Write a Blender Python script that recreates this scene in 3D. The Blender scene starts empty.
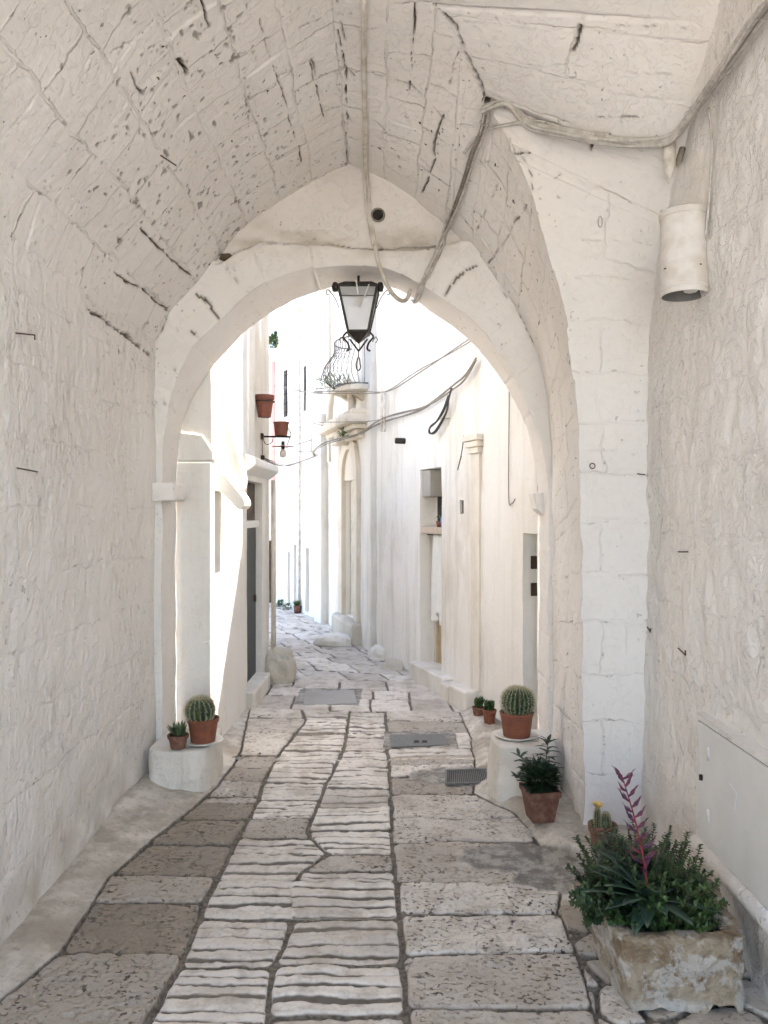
import bpy, math, random
import numpy as np
from mathutils import Vector
from mathutils.bvhtree import BVHTree
R = math.radians
random.seed(7)
F, CX, CY, EYE = 770.0, 390.0, 512.0, 1.6
scene = bpy.context.scene
COL = scene.collection

def P(px, py, Y):
    """point at depth Y seen at pixel px, py of the survey photograph"""
    return np.array([(px - CX) / F * Y, Y, EYE - (py - CY) / F * Y])

def proj(V):
    Y = np.maximum(V[..., 1], 0.05)
    return CX + V[..., 0] / Y * F, CY - (V[..., 2] - EYE) / Y * F

# ------------------------------------------------------------------ noise
def _hash(ix, iy, iz, seed):
    h = (ix * 374761393 + iy * 668265263 + iz * 2147483647 + seed * 974634777) & 0xFFFFFFFF
    h = ((h ^ (h >> 13)) * 1274126177) & 0xFFFFFFFF
    h = ((h ^ (h >> 16)) * 2246822519) & 0xFFFFFFFF
    return ((h ^ (h >> 15)) & 0xFFFFFF) / float(0xFFFFFF)

def vnoise(x, y, z, seed=0):
    x = np.asarray(x, float); y = np.asarray(y, float); z = np.asarray(z, float)
    x, y, z = np.broadcast_arrays(x, y, z)
    ix = np.floor(x).astype(np.int64); iy = np.floor(y).astype(np.int64); iz = np.floor(z).astype(np.int64)
    fx = x - ix; fy = y - iy; fz = z - iz
    fx = fx * fx * (3 - 2 * fx); fy = fy * fy * (3 - 2 * fy); fz = fz * fz * (3 - 2 * fz)
    r = 0
    for dx in (0, 1):
        for dy in (0, 1):
            for dz in (0, 1):
                w = (fx if dx else 1 - fx) * (fy if dy else 1 - fy) * (fz if dz else 1 - fz)
                r = r + w * _hash(ix + dx, iy + dy, iz + dz, seed)
    return r * 2 - 1

def fbm(x, y, z, octaves=4, seed=0, gain=0.5):
    s = 0; a = 1; t = 0
    for k in range(octaves):
        s = s + a * vnoise(np.asarray(x) * 2 ** k + 13.7 * k, np.asarray(y) * 2 ** k + 5.1 * k, np.asarray(z) * 2 ** k, seed + k)
        t += a; a *= gain
    return s / t

def sstep(a, b, x):
    t = np.clip((x - a) / (b - a), 0, 1)
    return t * t * (3 - 2 * t)

def polydist(px, py, pts):
    d = np.full(np.shape(px), 1e9)
    for (ax, ay), (bx, by) in zip(pts[:-1], pts[1:]):
        vx, vy = bx - ax, by - ay
        L = vx * vx + vy * vy + 1e-9
        t = np.clip(((px - ax) * vx + (py - ay) * vy) / L, 0, 1)
        d = np.minimum(d, np.hypot(px - ax - t * vx, py - ay - t * vy))
    return d

# ------------------------------------------------------------------ objects
def root(name, label, cat, loc=(0, 0, 0), rz=0, group=None):
    o = bpy.data.objects.new(name, None); COL.objects.link(o)
    o.location = loc; o.rotation_euler = (0, 0, rz); o.empty_display_size = 0.1
    o['label'] = label; o['category'] = cat
    if group: o['group'] = group
    return o

def tag(o, label, cat, group=None):
    o['label'] = label; o['category'] = cat
    if group: o['group'] = group
    return o

def offset_of(parent):
    v = Vector((0, 0, 0)); p = parent
    while p is not None:
        v += p.location; p = p.parent
    return v

def link(name, me, mat, parent=None, world=True):
    o = bpy.data.objects.new(name, me); COL.objects.link(o)
    if mat is not None: me.materials.append(mat)
    if parent is not None:
        o.parent = parent
        if world: o.location = -offset_of(parent)
    return o

def grid_mesh(name, V, mat=None, parent=None, attrs=None, smooth=True, flip=False):
    n, m = V.shape[:2]
    me = bpy.data.meshes.new(name)
    idx = np.arange(n * m).reshape(n, m)
    a, b, c, d = idx[:-1, :-1], idx[1:, :-1], idx[1:, 1:], idx[:-1, 1:]
    q = np.stack([a, b, c, d] if not flip else [a, d, c, b], -1).reshape(-1, 4)
    off = Vector((0, 0, 0))
    if parent is not None: off = offset_of(parent)
    co = V.reshape(-1, 3) - np.array(off)
    me.vertices.add(n * m); me.vertices.foreach_set('co', co.astype(np.float32).ravel())
    me.loops.add(q.size); me.loops.foreach_set('vertex_index', q.astype(np.int32).ravel())
    me.polygons.add(len(q)); me.polygons.foreach_set('loop_start', np.arange(0, q.size, 4, dtype=np.int32))
    me.polygons.foreach_set('use_smooth', np.full(len(q), smooth))
    me.update(calc_edges=True)
    for k, v in (attrs or {}).items():
        if v.ndim == 2:
            at = me.attributes.new(k, 'FLOAT', 'POINT'); at.data.foreach_set('value', v.astype(np.float32).ravel())
        else:
            at = me.attributes.new(k, 'FLOAT_VECTOR', 'POINT'); at.data.foreach_set('vector', v.astype(np.float32).ravel())
    return link(name, me, mat, parent, world=False)

def grid_normals(V, toward):
    du = np.gradient(V, axis=0); dv = np.gradient(V, axis=1)
    N = np.cross(du, dv); N /= np.linalg.norm(N, axis=-1, keepdims=True) + 1e-9
    s = np.sign(((np.array(toward) - V) * N).sum(-1, keepdims=True)); s[s == 0] = 1
    return N * s

class MB:
    def __init__(self): self.v = []; self.f = []
    def add(self, vs, fs):
        b = len(self.v); self.v += [tuple(map(float, p)) for p in vs]; self.f += [tuple(b + i for i in f) for f in fs]
    def box(self, lo, hi):
        x0, y0, z0 = lo; x1, y1, z1 = hi
        self.add([(x0, y0, z0), (x1, y0, z0), (x1, y1, z0), (x0, y1, z0), (x0, y0, z1), (x1, y0, z1), (x1, y1, z1), (x0, y1, z1)],
                 [(0, 3, 2, 1), (4, 5, 6, 7), (0, 1, 5, 4), (1, 2, 6, 5), (2, 3, 7, 6), (3, 0, 4, 7)])
        return self
    def obox(self, c, ax, ay, az):
        c = np.array(c, float); ax = np.array(ax, float); ay = np.array(ay, float); az = np.array(az, float)
        vs = [c + sx * ax + sy * ay + sz * az for sz in (-1, 1) for sx, sy in ((-1, -1), (1, -1), (1, 1), (-1, 1))]
        self.add(vs, [(0, 3, 2, 1), (4, 5, 6, 7), (0, 1, 5, 4), (1, 2, 6, 5), (2, 3, 7, 6), (3, 0, 4, 7)])
        return self
    def tube(self, pts, r, sides=8, cap=True):
        pts = [Vector(p) for p in pts]; n = len(pts)
        rs = r if hasattr(r, '__len__') else [r] * n
        up = None; rings = []
        for i, p in enumerate(pts):
            t = (pts[min(i + 1, n - 1)] - pts[max(i - 1, 0)])
            if t.length < 1e-9: t = Vector((0, 0, 1))
            t.normalize()
            if up is None: up = t.orthogonal().normalized()
            up = (up - t * up.dot(t))
            if up.length < 1e-6: up = t.orthogonal()
            up.normalize(); w = t.cross(up)
            rings.append([p + (up * math.cos(2 * math.pi * k / sides) + w * math.sin(2 * math.pi * k / sides)) * rs[i] for k in range(sides)])
        vs = [v for ring in rings for v in ring]
        fs = [(i * sides + k, i * sides + (k + 1) % sides, (i + 1) * sides + (k + 1) % sides, (i + 1) * sides + k) for i in range(n - 1) for k in range(sides)]
        if cap: fs += [tuple(reversed(range(sides))), tuple((n - 1) * sides + k for k in range(sides))]
        self.add(vs, fs); return self
    def lathe(self, prof, c, seg=32):
        n = len(prof)
        vs = [(c[0] + r * math.cos(2 * math.pi * k / seg), c[1] + r * math.sin(2 * math.pi * k / seg), c[2] + z) for r, z in prof for k in range(seg)]
        fs = [(i * seg + k, i * seg + (k + 1) % seg, (i + 1) * seg + (k + 1) % seg, (i + 1) * seg + k) for i in range(n - 1) for k in range(seg)]
        self.add(vs, fs); return self
    def prism(self, poly, d):
        """poly: list of 3d points (ordered), d: extrusion vector"""
        n = len(poly); d = np.array(d, float)
        vs = [np.array(p, float) for p in poly] + [np.array(p, float) + d for p in poly]
        fs = [tuple(reversed(range(n))), tuple(range(n, 2 * n))] + [(i, (i + 1) % n, n + (i + 1) % n, n + i) for i in range(n)]
        self.add(vs, fs); return self
    def leaf(self, p, d, up, L, W, bend=0.3, segs=3, shape=None):
        p = Vector(p); d = Vector(d).normalized(); up = Vector(up)
        side = d.cross(up)
        if side.length < 1e-4: side = d.orthogonal()
        side.normalize(); nrm = side.cross(d).normalized()
        vs = []; shape = shape or [0.35, 1.0, 0.75, 0.0]
        k = len(shape) - 1; cur = p.copy(); dirn = d.copy()
        for i, w in enumerate(shape):
            hw = W * w / 2
            vs += [cur - side * hw + nrm * hw * 0.35, cur, cur + side * hw + nrm * hw * 0.35]
            dirn = (dirn - nrm * bend / k).normalized()
            cur = cur + dirn * (L / k)
        fs = []
        for i in range(k):
            a = i * 3
            fs += [(a, a + 1, a + 4, a + 3), (a + 1, a + 2, a + 5, a + 4)]
        self.add(vs, fs); return self
    def build(self, name, mat, parent=None, smooth=True, bevel=0, local=False):
        me = bpy.data.meshes.new(name)
        off = Vector((0, 0, 0)) if (parent is None or local) else offset_of(parent)
        me.from_pydata([(x - off.x, y - off.y, z - off.z) for x, y, z in self.v], [], self.f)
        me.polygons.foreach_set('use_smooth', [smooth] * len(me.polygons)); me.update()
        o = link(name, me, mat, parent, world=False)
        if bevel:
            m = o.modifiers.new('bevel', 'BEVEL'); m.width = bevel; m.segments = 2; m.limit_method = 'ANGLE'; m.angle_limit = R(40)
            me.polygons.foreach_set('use_smooth', [False] * len(me.polygons))
        return o

# ------------------------------------------------------------------ materials
class NT:
    def __init__(self, name):
        self.m = bpy.data.materials.new(name); self.m.use_nodes = True
        self.t = self.m.node_tree; self.t.nodes.clear()
        self.out = self.t.nodes.new('ShaderNodeOutputMaterial')
        self.b = self.t.nodes.new('ShaderNodeBsdfPrincipled')
        self.t.links.new(self.b.outputs[0], self.out.inputs['Surface'])
        g = self.t.nodes.new('ShaderNodeNewGeometry'); self.pos = g.outputs['Position']
    def put(self, sock, v):
        if isinstance(v, bpy.types.NodeSocket): self.t.links.new(v, sock)
        elif isinstance(v, (tuple, list)) and len(v) == 3 and sock.type == 'RGBA': sock.default_value = (*v, 1)
        else: sock.default_value = v
    def node(self, typ, ins=None, out=0, **props):
        n = self.t.nodes.new(typ)
        for k, v in props.items(): setattr(n, k, v)
        for k, v in (ins or {}).items(): self.put(n.inputs[k], v)
        return n.outputs[out]
    def math(self, op, a, b=0.0, clamp=False):
        return self.node('ShaderNodeMath', {0: a, 1: b}, operation=op, use_clamp=clamp)
    def vmul(self, v, s):
        return self.node('ShaderNodeVectorMath', {0: v, 1: s}, operation='MULTIPLY')
    def vadd(self, v, s):
        return self.node('ShaderNodeVectorMath', {0: v, 1: s}, operation='ADD')
    def noise(self, scale, detail=4, rough=0.55, vec=None, dist=0.0, out=0):
        return self.node('ShaderNodeTexNoise', {'Vector': vec if vec is not None else self.pos, 'Scale': scale, 'Detail': detail, 'Roughness': rough, 'Distortion': dist}, out=out)
    def ramp(self, fac, a, b, ca=0.0, cb=1.0):
        return self.node('ShaderNodeMapRange', {'Value': fac, 'From Min': a, 'From Max': b, 'To Min': ca, 'To Max': cb}, interpolation_type='SMOOTHSTEP')
    def mix(self, f, a, b):
        n = self.t.nodes.new('ShaderNodeMix'); n.data_type = 'RGBA'
        self.put(n.inputs[0], f); self.put(n.inputs[6], a); self.put(n.inputs[7], b)
        return n.outputs[2]
    def attr(self, name, out='Fac'):
        n = self.t.nodes.new('ShaderNodeAttribute'); n.attribute_name = name; return n.outputs[out]
    def bump(self, h, strength, dist, normal=None):
        ins = {'Height': h, 'Strength': strength, 'Distance': dist}
        if normal is not None: ins['Normal'] = normal
        return self.node('ShaderNodeBump', ins)
    def set(self, **kw):
        for k, v in kw.items(): self.put(self.b.inputs[k.replace('_', ' ')], v)
        return self.m

def plaster(name, col, col2=None, brick=0.0, pock=0.0, lump=1.0, stain=0.0, stretch=(1, 1, 1), dirt=True, bscale=(3.2, 3.2), rubble=0.0, vst=0.55):
    n = NT(name)
    v = n.vmul(n.pos, stretch)
    big = n.noise(1.3, 3, vec=v)
    mid = n.noise(7.0, 4, 0.6, vec=v)
    fine = n.noise(55.0, 2, 0.6, vec=v)
    c = n.mix(n.ramp(big, 0.3, 0.7), col, col2 or tuple(x * 0.93 for x in col))
    # flaking of the many coats of limewash, a slightly darker film here and there
    fl = n.noise(16.0, 4, 0.68, vec=v, dist=1.2)
    c = n.mix(n.ramp(fl, 0.58, 0.70, 0, 0.30), c, tuple(x * 0.80 * y for x, y in zip(col, (1, .985, .96))))
    h = n.math('ADD', n.math('MULTIPLY', mid, 0.9 * lump), n.math('MULTIPLY', fine, 0.10))
    edge = n.ramp(fl, 0.52, 0.60, 0, 0.16 * lump)
    h = n.math('ADD', h, edge)
    if rubble:
        vs = n.vmul(v, (1.0, 1.0, vst))
        rg_ = n.noise(5.0, 3, 0.6, vec=vs, dist=1.6)
        ridge = n.math('ABSOLUTE', n.math('SUBTRACT', rg_, 0.5))
        msk = n.ramp(big, 0.40, 0.60, 0.25, 1.0)
        h = n.math('ADD', h, n.math('MULTIPLY', n.math('MULTIPLY', n.ramp(ridge, 0.0, 0.09), msk), (0.22 if vst < .7 else 0.11) * rubble))
        pit = n.noise(24.0, 2, 0.6, vec=vs, dist=1.5)
        h = n.math('SUBTRACT', h, n.math('MULTIPLY', n.math('MULTIPLY', n.ramp(pit, 0.56, 0.66), msk), 0.30 * rubble))
        c = n.mix(n.math('MULTIPLY', n.ramp(pit, 0.60, 0.70), n.ramp(big, 0.45, 0.62, 0, 0.5)), c, (0.44, 0.385, 0.31))
    if brick:
        uv = n.attr('co', 'Vector')
        w = n.noise(4.0, 4, 0.6, vec=uv, out=1)
        w = n.vmul(n.vadd(w, (-0.5, -0.5, 0)), (0.11, 0.11, 0))
        uvd = n.vadd(uv, w)
        bt = n.t.nodes.new('ShaderNodeTexBrick')
        n.put(bt.inputs['Vector'], uvd); bt.inputs['Scale'].default_value = 1.0
        bt.inputs['Mortar Size'].default_value = 0.008; bt.inputs['Mortar Smooth'].default_value = 0.75
        bt.inputs['Brick Width'].default_value = bscale[0]; bt.inputs['Row Height'].default_value = bscale[1]
        joint = bt.outputs['Fac']
        msk = n.ramp(n.noise(3.3, 3, 0.7, vec=uv), 0.40, 0.62, 0.15, 1.0)
        h = n.math('SUBTRACT', h, n.math('MULTIPLY', n.math('MULTIPLY', joint, msk), 0.50 * brick))
        hole = n.ramp(n.noise(17.0, 2, 0.7, vec=uv), 0.58, 0.64)
        dk = n.math('MULTIPLY', n.math('MULTIPLY', joint, hole), msk)
        c = n.mix(n.math('MULTIPLY', dk, brick * 0.9, clamp=True), c, (0.07, 0.05, 0.035))
        c = n.mix(n.math('MULTIPLY', n.math('MULTIPLY', joint, msk), 0.28 * brick), c, (0.50, 0.44, 0.36))
    if pock:
        p1 = n.noise(34.0, 2, 0.5, vec=v); p2 = n.noise(3.1, 3, vec=v)
        pm = n.math('MULTIPLY', n.ramp(p1, 0.685, 0.715), n.ramp(p2, 0.45, 0.60))
        p3 = n.math('MULTIPLY', n.ramp(n.noise(13.0, 3, 0.6, vec=v), 0.735, 0.76), n.ramp(p2, 0.40, 0.50))
        pm = n.math('MULTIPLY', n.math('MAXIMUM', pm, p3), pock, clamp=True)
        h = n.math('SUBTRACT', h, n.math('MULTIPLY', pm, 0.5))
        c = n.mix(pm, c, (0.13, 0.085, 0.05))
    if stain:
        sv = n.vmul(v, (3.2, 3.2, 0.22))
        stk = n.math('MULTIPLY', n.ramp(n.noise(2.6, 4, 0.65, vec=sv), 0.50, 0.68), stain * 1.1, clamp=True)
        c = n.mix(stk, c, (0.56, 0.50, 0.42))
        s = n.math('MULTIPLY', n.ramp(n.noise(2.4, 6, 0.7, vec=n.vmul(v, (1, 1, 0.5))), 0.48, 0.68), stain)
        c = n.mix(s, c, (0.50, 0.43, 0.33))
    if dirt:
        c = n.mix(n.attr('dirt'), c, (0.10, 0.075, 0.05))
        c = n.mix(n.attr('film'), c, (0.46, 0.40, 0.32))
    return n.set(Base_Color=c, Roughness=0.85, Specular_IOR_Level=0.25, Normal=n.bump(h, 0.75, 0.022))

def simple(name, col, rough=0.6, metal=0.0, var=0.15, scale=20, bump=0.2, bdist=0.004, col2=None, sheen=None):
    n = NT(name)
    a = n.noise(scale, 5, 0.6); b = n.noise(scale * 0.22, 3)
    c = n.mix(n.ramp(a, 0.35, 0.68), col, col2 or tuple(x * (1 - var) for x in col))
    c = n.mix(n.ramp(b, 0.4, 0.7, 0, 0.5), c, tuple(x * (1 - var) for x in col))
    return n.set(Base_Color=c, Roughness=rough, Metallic=metal, Normal=n.bump(a, bump, bdist))

WHITE = (0.83, 0.79, 0.75)
M = {}
M['lime'] = plaster('limewash', WHITE, (0.79, 0.745, 0.70), rubble=0.55, pock=0.5, brick=.35, bscale=(.48, .27))
M['limeR'] = plaster('limewash_rubble', (0.84, 0.80, 0.76), (0.79, 0.745, 0.70), rubble=0.6, pock=0.15, vst=0.85, brick=.25, bscale=(.55, .30))
M['vaultL'] = plaster('limewash_ashlar', WHITE, (0.78, 0.73, 0.68), brick=0.85, pock=1.0, lump=0.6, bscale=(0.30, 0.235))
M['cross'] = plaster('limewash_blocks', (0.82, 0.78, 0.74), (0.79, 0.745, 0.70), brick=0.48, pock=0.35, lump=0.45, bscale=(0.52, 0.245))
M['arch'] = plaster('limewash_arch', WHITE, (0.78, 0.735, 0.69), pock=0.5, lump=0.6)
M['ext'] = plaster('limewash_street', (0.86, 0.82, 0.765), (0.82, 0.77, 0.70), pock=0.2, lump=0.6, stain=0.30, dirt=False)
M['extclean'] = plaster('limewash_bright', (0.86, 0.825, 0.775), (0.82, 0.78, 0.72), lump=0.5, stain=0.12, dirt=False)
M['exthouse'] = plaster('limewash_far', (0.86, 0.82, 0.765), (0.81, 0.765, 0.70), lump=0.5, stain=0.34, dirt=False)
M['beige'] = plaster('beige_render', (0.78, 0.70, 0.59), (0.72, 0.63, 0.51), lump=0.4, stain=0.3, dirt=False)
M['stone'] = plaster('portal_stone', (0.76, 0.69, 0.59), (0.66, 0.575, 0.46), lump=0.8, stain=0.6, pock=0.4, dirt=False)
M['greystone'] = plaster('grey_stone', (0.46, 0.43, 0.38), (0.38, 0.35, 0.31), lump=0.8, stain=0.4, pock=0.4, dirt=False)
M['boulder'] = plaster('guard_stone', (0.66, 0.60, 0.51), (0.45, 0.40, 0.33), lump=1.0, stain=0.5, pock=0.5, dirt=False)
M['plinth'] = plaster('plinth_lime', (0.80, 0.76, 0.70), (0.70, 0.65, 0.58), lump=0.8, stain=0.4, dirt=False)
M['iron'] = simple('black_iron', (0.022, 0.02, 0.018), 0.55, 0.3, 0.3, 60, 0.3, 0.002, (0.05, 0.035, 0.025))
M['rust'] = simple('rusty_nail', (0.10, 0.06, 0.04), 0.8, 0.2)
M['grey_metal'] = simple('cover_metal', (0.20, 0.20, 0.19), 0.55, 0.3, 0.25, 40, 0.4, 0.003)
M['cable'] = simple('painted_cable', (0.64, 0.60, 0.555), 0.7, 0, 0.30, 30, 0.4, 0.003, (0.42, 0.38, 0.33))
M['cabled'] = simple('bare_cable', (0.30, 0.26, 0.21), 0.7, 0, 0.3, 30)
M['cableb'] = simple('black_cable', (0.05, 0.045, 0.04), 0.6, 0, 0.3, 30)
M['conduit'] = simple('painted_conduit', (0.74, 0.69, 0.62), 0.7, 0, 0.15, 14, 0.4, 0.003, (0.5, 0.44, 0.36))
M['boxpaint'] = simple('painted_panel', (0.75, 0.725, 0.685), 0.85, 0, 0.10, 6, 0.2, 0.004)
M['lampwash'] = simple('limewashed_metal', (0.76, 0.715, 0.67), 0.85, 0, 0.14, 9, 0.5, 0.006, (0.62, 0.56, 0.49))
M['soil'] = simple('potting_soil', (0.05, 0.035, 0.025), 0.95, 0, 0.4, 90, 1.0, 0.01)
M['terra'] = simple('terracotta', (0.25, 0.080, 0.042), 0.75, 0, 0.25, 26, 0.35, 0.003, (0.19, 0.065, 0.038))
M['terra_old'] = simple('old_terracotta', (0.15, 0.055, 0.036), 0.8, 0, 0.35, 26, 0.35, 0.003, (0.24, 0.13, 0.09))
M['saucer'] = simple('white_saucer', (0.74, 0.70, 0.63), 0.55, 0, 0.12, 20)
M['spine'] = simple('cactus_spine', (0.62, 0.55, 0.36), 0.6, 0, 0.2, 80, 0)
M['yellow'] = simple('yellow_flower', (0.85, 0.60, 0.20), 0.6, 0, 0.2, 60, 0)
M['wood'] = simple('ochre_door_wood', (0.52, 0.38, 0.20), 0.6, 0, 0.25, 12)
M['reflector'] = simple('grey_reflector', (0.22, 0.21, 0.20), 0.5)
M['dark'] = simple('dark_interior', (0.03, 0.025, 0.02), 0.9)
M['brownrecess'] = simple('brown_shutter', (0.14, 0.10, 0.07), 0.8, 0, .5, 14)
M['greendoor'] = simple('dark_green_door', (0.035, 0.045, 0.042), 0.5, 0, 0.3, 10)
M['cloth'] = simple('white_cloth', (0.82, 0.80, 0.76), 0.9, 0, 0.05, 10, 0.3, 0.01)
M['blue'] = simple('blue_plastic', (0.06, 0.20, 0.50), 0.5)
M['shutter'] = simple('blue_grey_shutter', (0.40, 0.47, 0.53), 0.6, 0, 0.12, 12)
M['pink'] = simple('pink_pipe', (0.75, 0.40, 0.33), 0.6, 0, 0.12, 12)
M['pinkwall'] = plaster('pink_render', (0.83, 0.70, 0.64), lump=0.4, stain=0.2, dirt=False)
M['balc'] = simple('hazed_railing', (0.16, 0.14, 0.125), 0.7, 0, 0.2, 30)  # iron paled: the haze over it is put into the colour
M['palepil'] = plaster('pale_pilaster', (0.80, 0.74, 0.66), (0.76, 0.69, 0.60), lump=.5, stain=.3, dirt=False)
M['pipe'] = simple('white_pipe', (0.80, 0.78, 0.74), 0.5, 0, 0.06, 12)
M['ochre'] = simple('ochre_stone', (0.74, 0.655, 0.54), 0.85, 0, 0.25, 8, 0.5, 0.02)
M['palewood'] = simple('pale_wood', (0.62, 0.50, 0.38), 0.7, 0, .15, 12)

def foliage(name, c1, c2, rough=0.5, scale=14):
    n = NT(name)
    a = n.noise(scale, 3); b = n.noise(scale * 6, 2)
    c = n.mix(n.ramp(a, 0.38, 0.62), c1, c2)
    c = n.mix(n.ramp(b, 0.45, 0.7, 0, 0.45), c, tuple(x * 1.5 for x in c2))
    return n.set(Base_Color=c, Roughness=rough, Subsurface_Weight=0.0)
M['herb'] = foliage('herb_leaves', (0.014, 0.036, 0.012), (0.040, 0.085, 0.024))
M['herb2'] = foliage('bright_herb_leaves', (0.024, 0.056, 0.014), (0.062, 0.125, 0.030))
M['agave'] = foliage('bromeliad_leaves', (0.016, 0.040, 0.030), (0.035, 0.065, 0.042), 0.35)
M['olive'] = foliage('narrow_leaves', (0.014, 0.034, 0.018), (0.032, 0.060, 0.026))
M['cactus'] = foliage('cactus_skin', (0.022, 0.048, 0.020), (0.042, 0.075, 0.030), 0.6, 30)
M['succ'] = foliage('succulent_leaves', (0.06, 0.12, 0.05), (0.14, 0.18, 0.09))
M['palegreen'] = foliage('balcony_leaves', (0.22, 0.30, 0.18), (0.34, 0.38, 0.27))
M['bloom'] = foliage('purple_bracts', (0.060, 0.018, 0.060), (0.16, 0.028, 0.050), 0.5, 40)
M['bloomstem'] = foliage('red_stem', (0.20, 0.022, 0.035), (0.30, 0.04, 0.05), 0.5, 40)
M['barestem'] = simple('brown_stem', (0.12, 0.08, 0.05), 0.8)

def trough_mat():
    n = NT('trough_stone')
    a = n.noise(7.0, 7, 0.68, dist=0.8); b = n.noise(28.0, 6, 0.7); w = n.noise(11.0, 5, 0.65, vec=n.vadd(n.pos, (3.1, 1.7, 0.4)))
    c = n.mix(n.ramp(a, 0.36, 0.60), (0.23, 0.155, 0.09), (0.42, 0.335, 0.24))
    c = n.mix(n.ramp(w, 0.47, 0.56, 0, 0.75), c, (0.56, 0.52, 0.47))
    c = n.mix(n.ramp(b, 0.55, 0.70, 0, 0.8), c, (0.13, 0.08, 0.04))
    nor = n.node('ShaderNodeNewGeometry', out=1)
    sep = n.node('ShaderNodeSeparateXYZ', {0: n.pos}, out=2)
    low = n.math('MULTIPLY', n.ramp(sep, 0.035, 0.070, .35, 0), n.ramp(n.noise(6.0, 3), 0.52, 0.56))
    c = n.mix(low, c, (0.72, 0.70, 0.67))
    h = n.math('ADD', n.math('MULTIPLY', a, 0.8), n.math('MULTIPLY', b, 0.5))
    return n.set(Base_Color=c, Roughness=0.9, Normal=n.bump(h, 1.0, 0.035))
M['trough'] = trough_mat()

def glass_mat():
    n = NT('lantern_glass')
    a = n.noise(10, 3)
    return n.set(Base_Color=n.mix(a, (0.80, 0.80, 0.79), (0.72, 0.72, 0.70)), Roughness=0.35, Transmission_Weight=0.3, Alpha=0.45)
M['glass'] = glass_mat()

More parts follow.
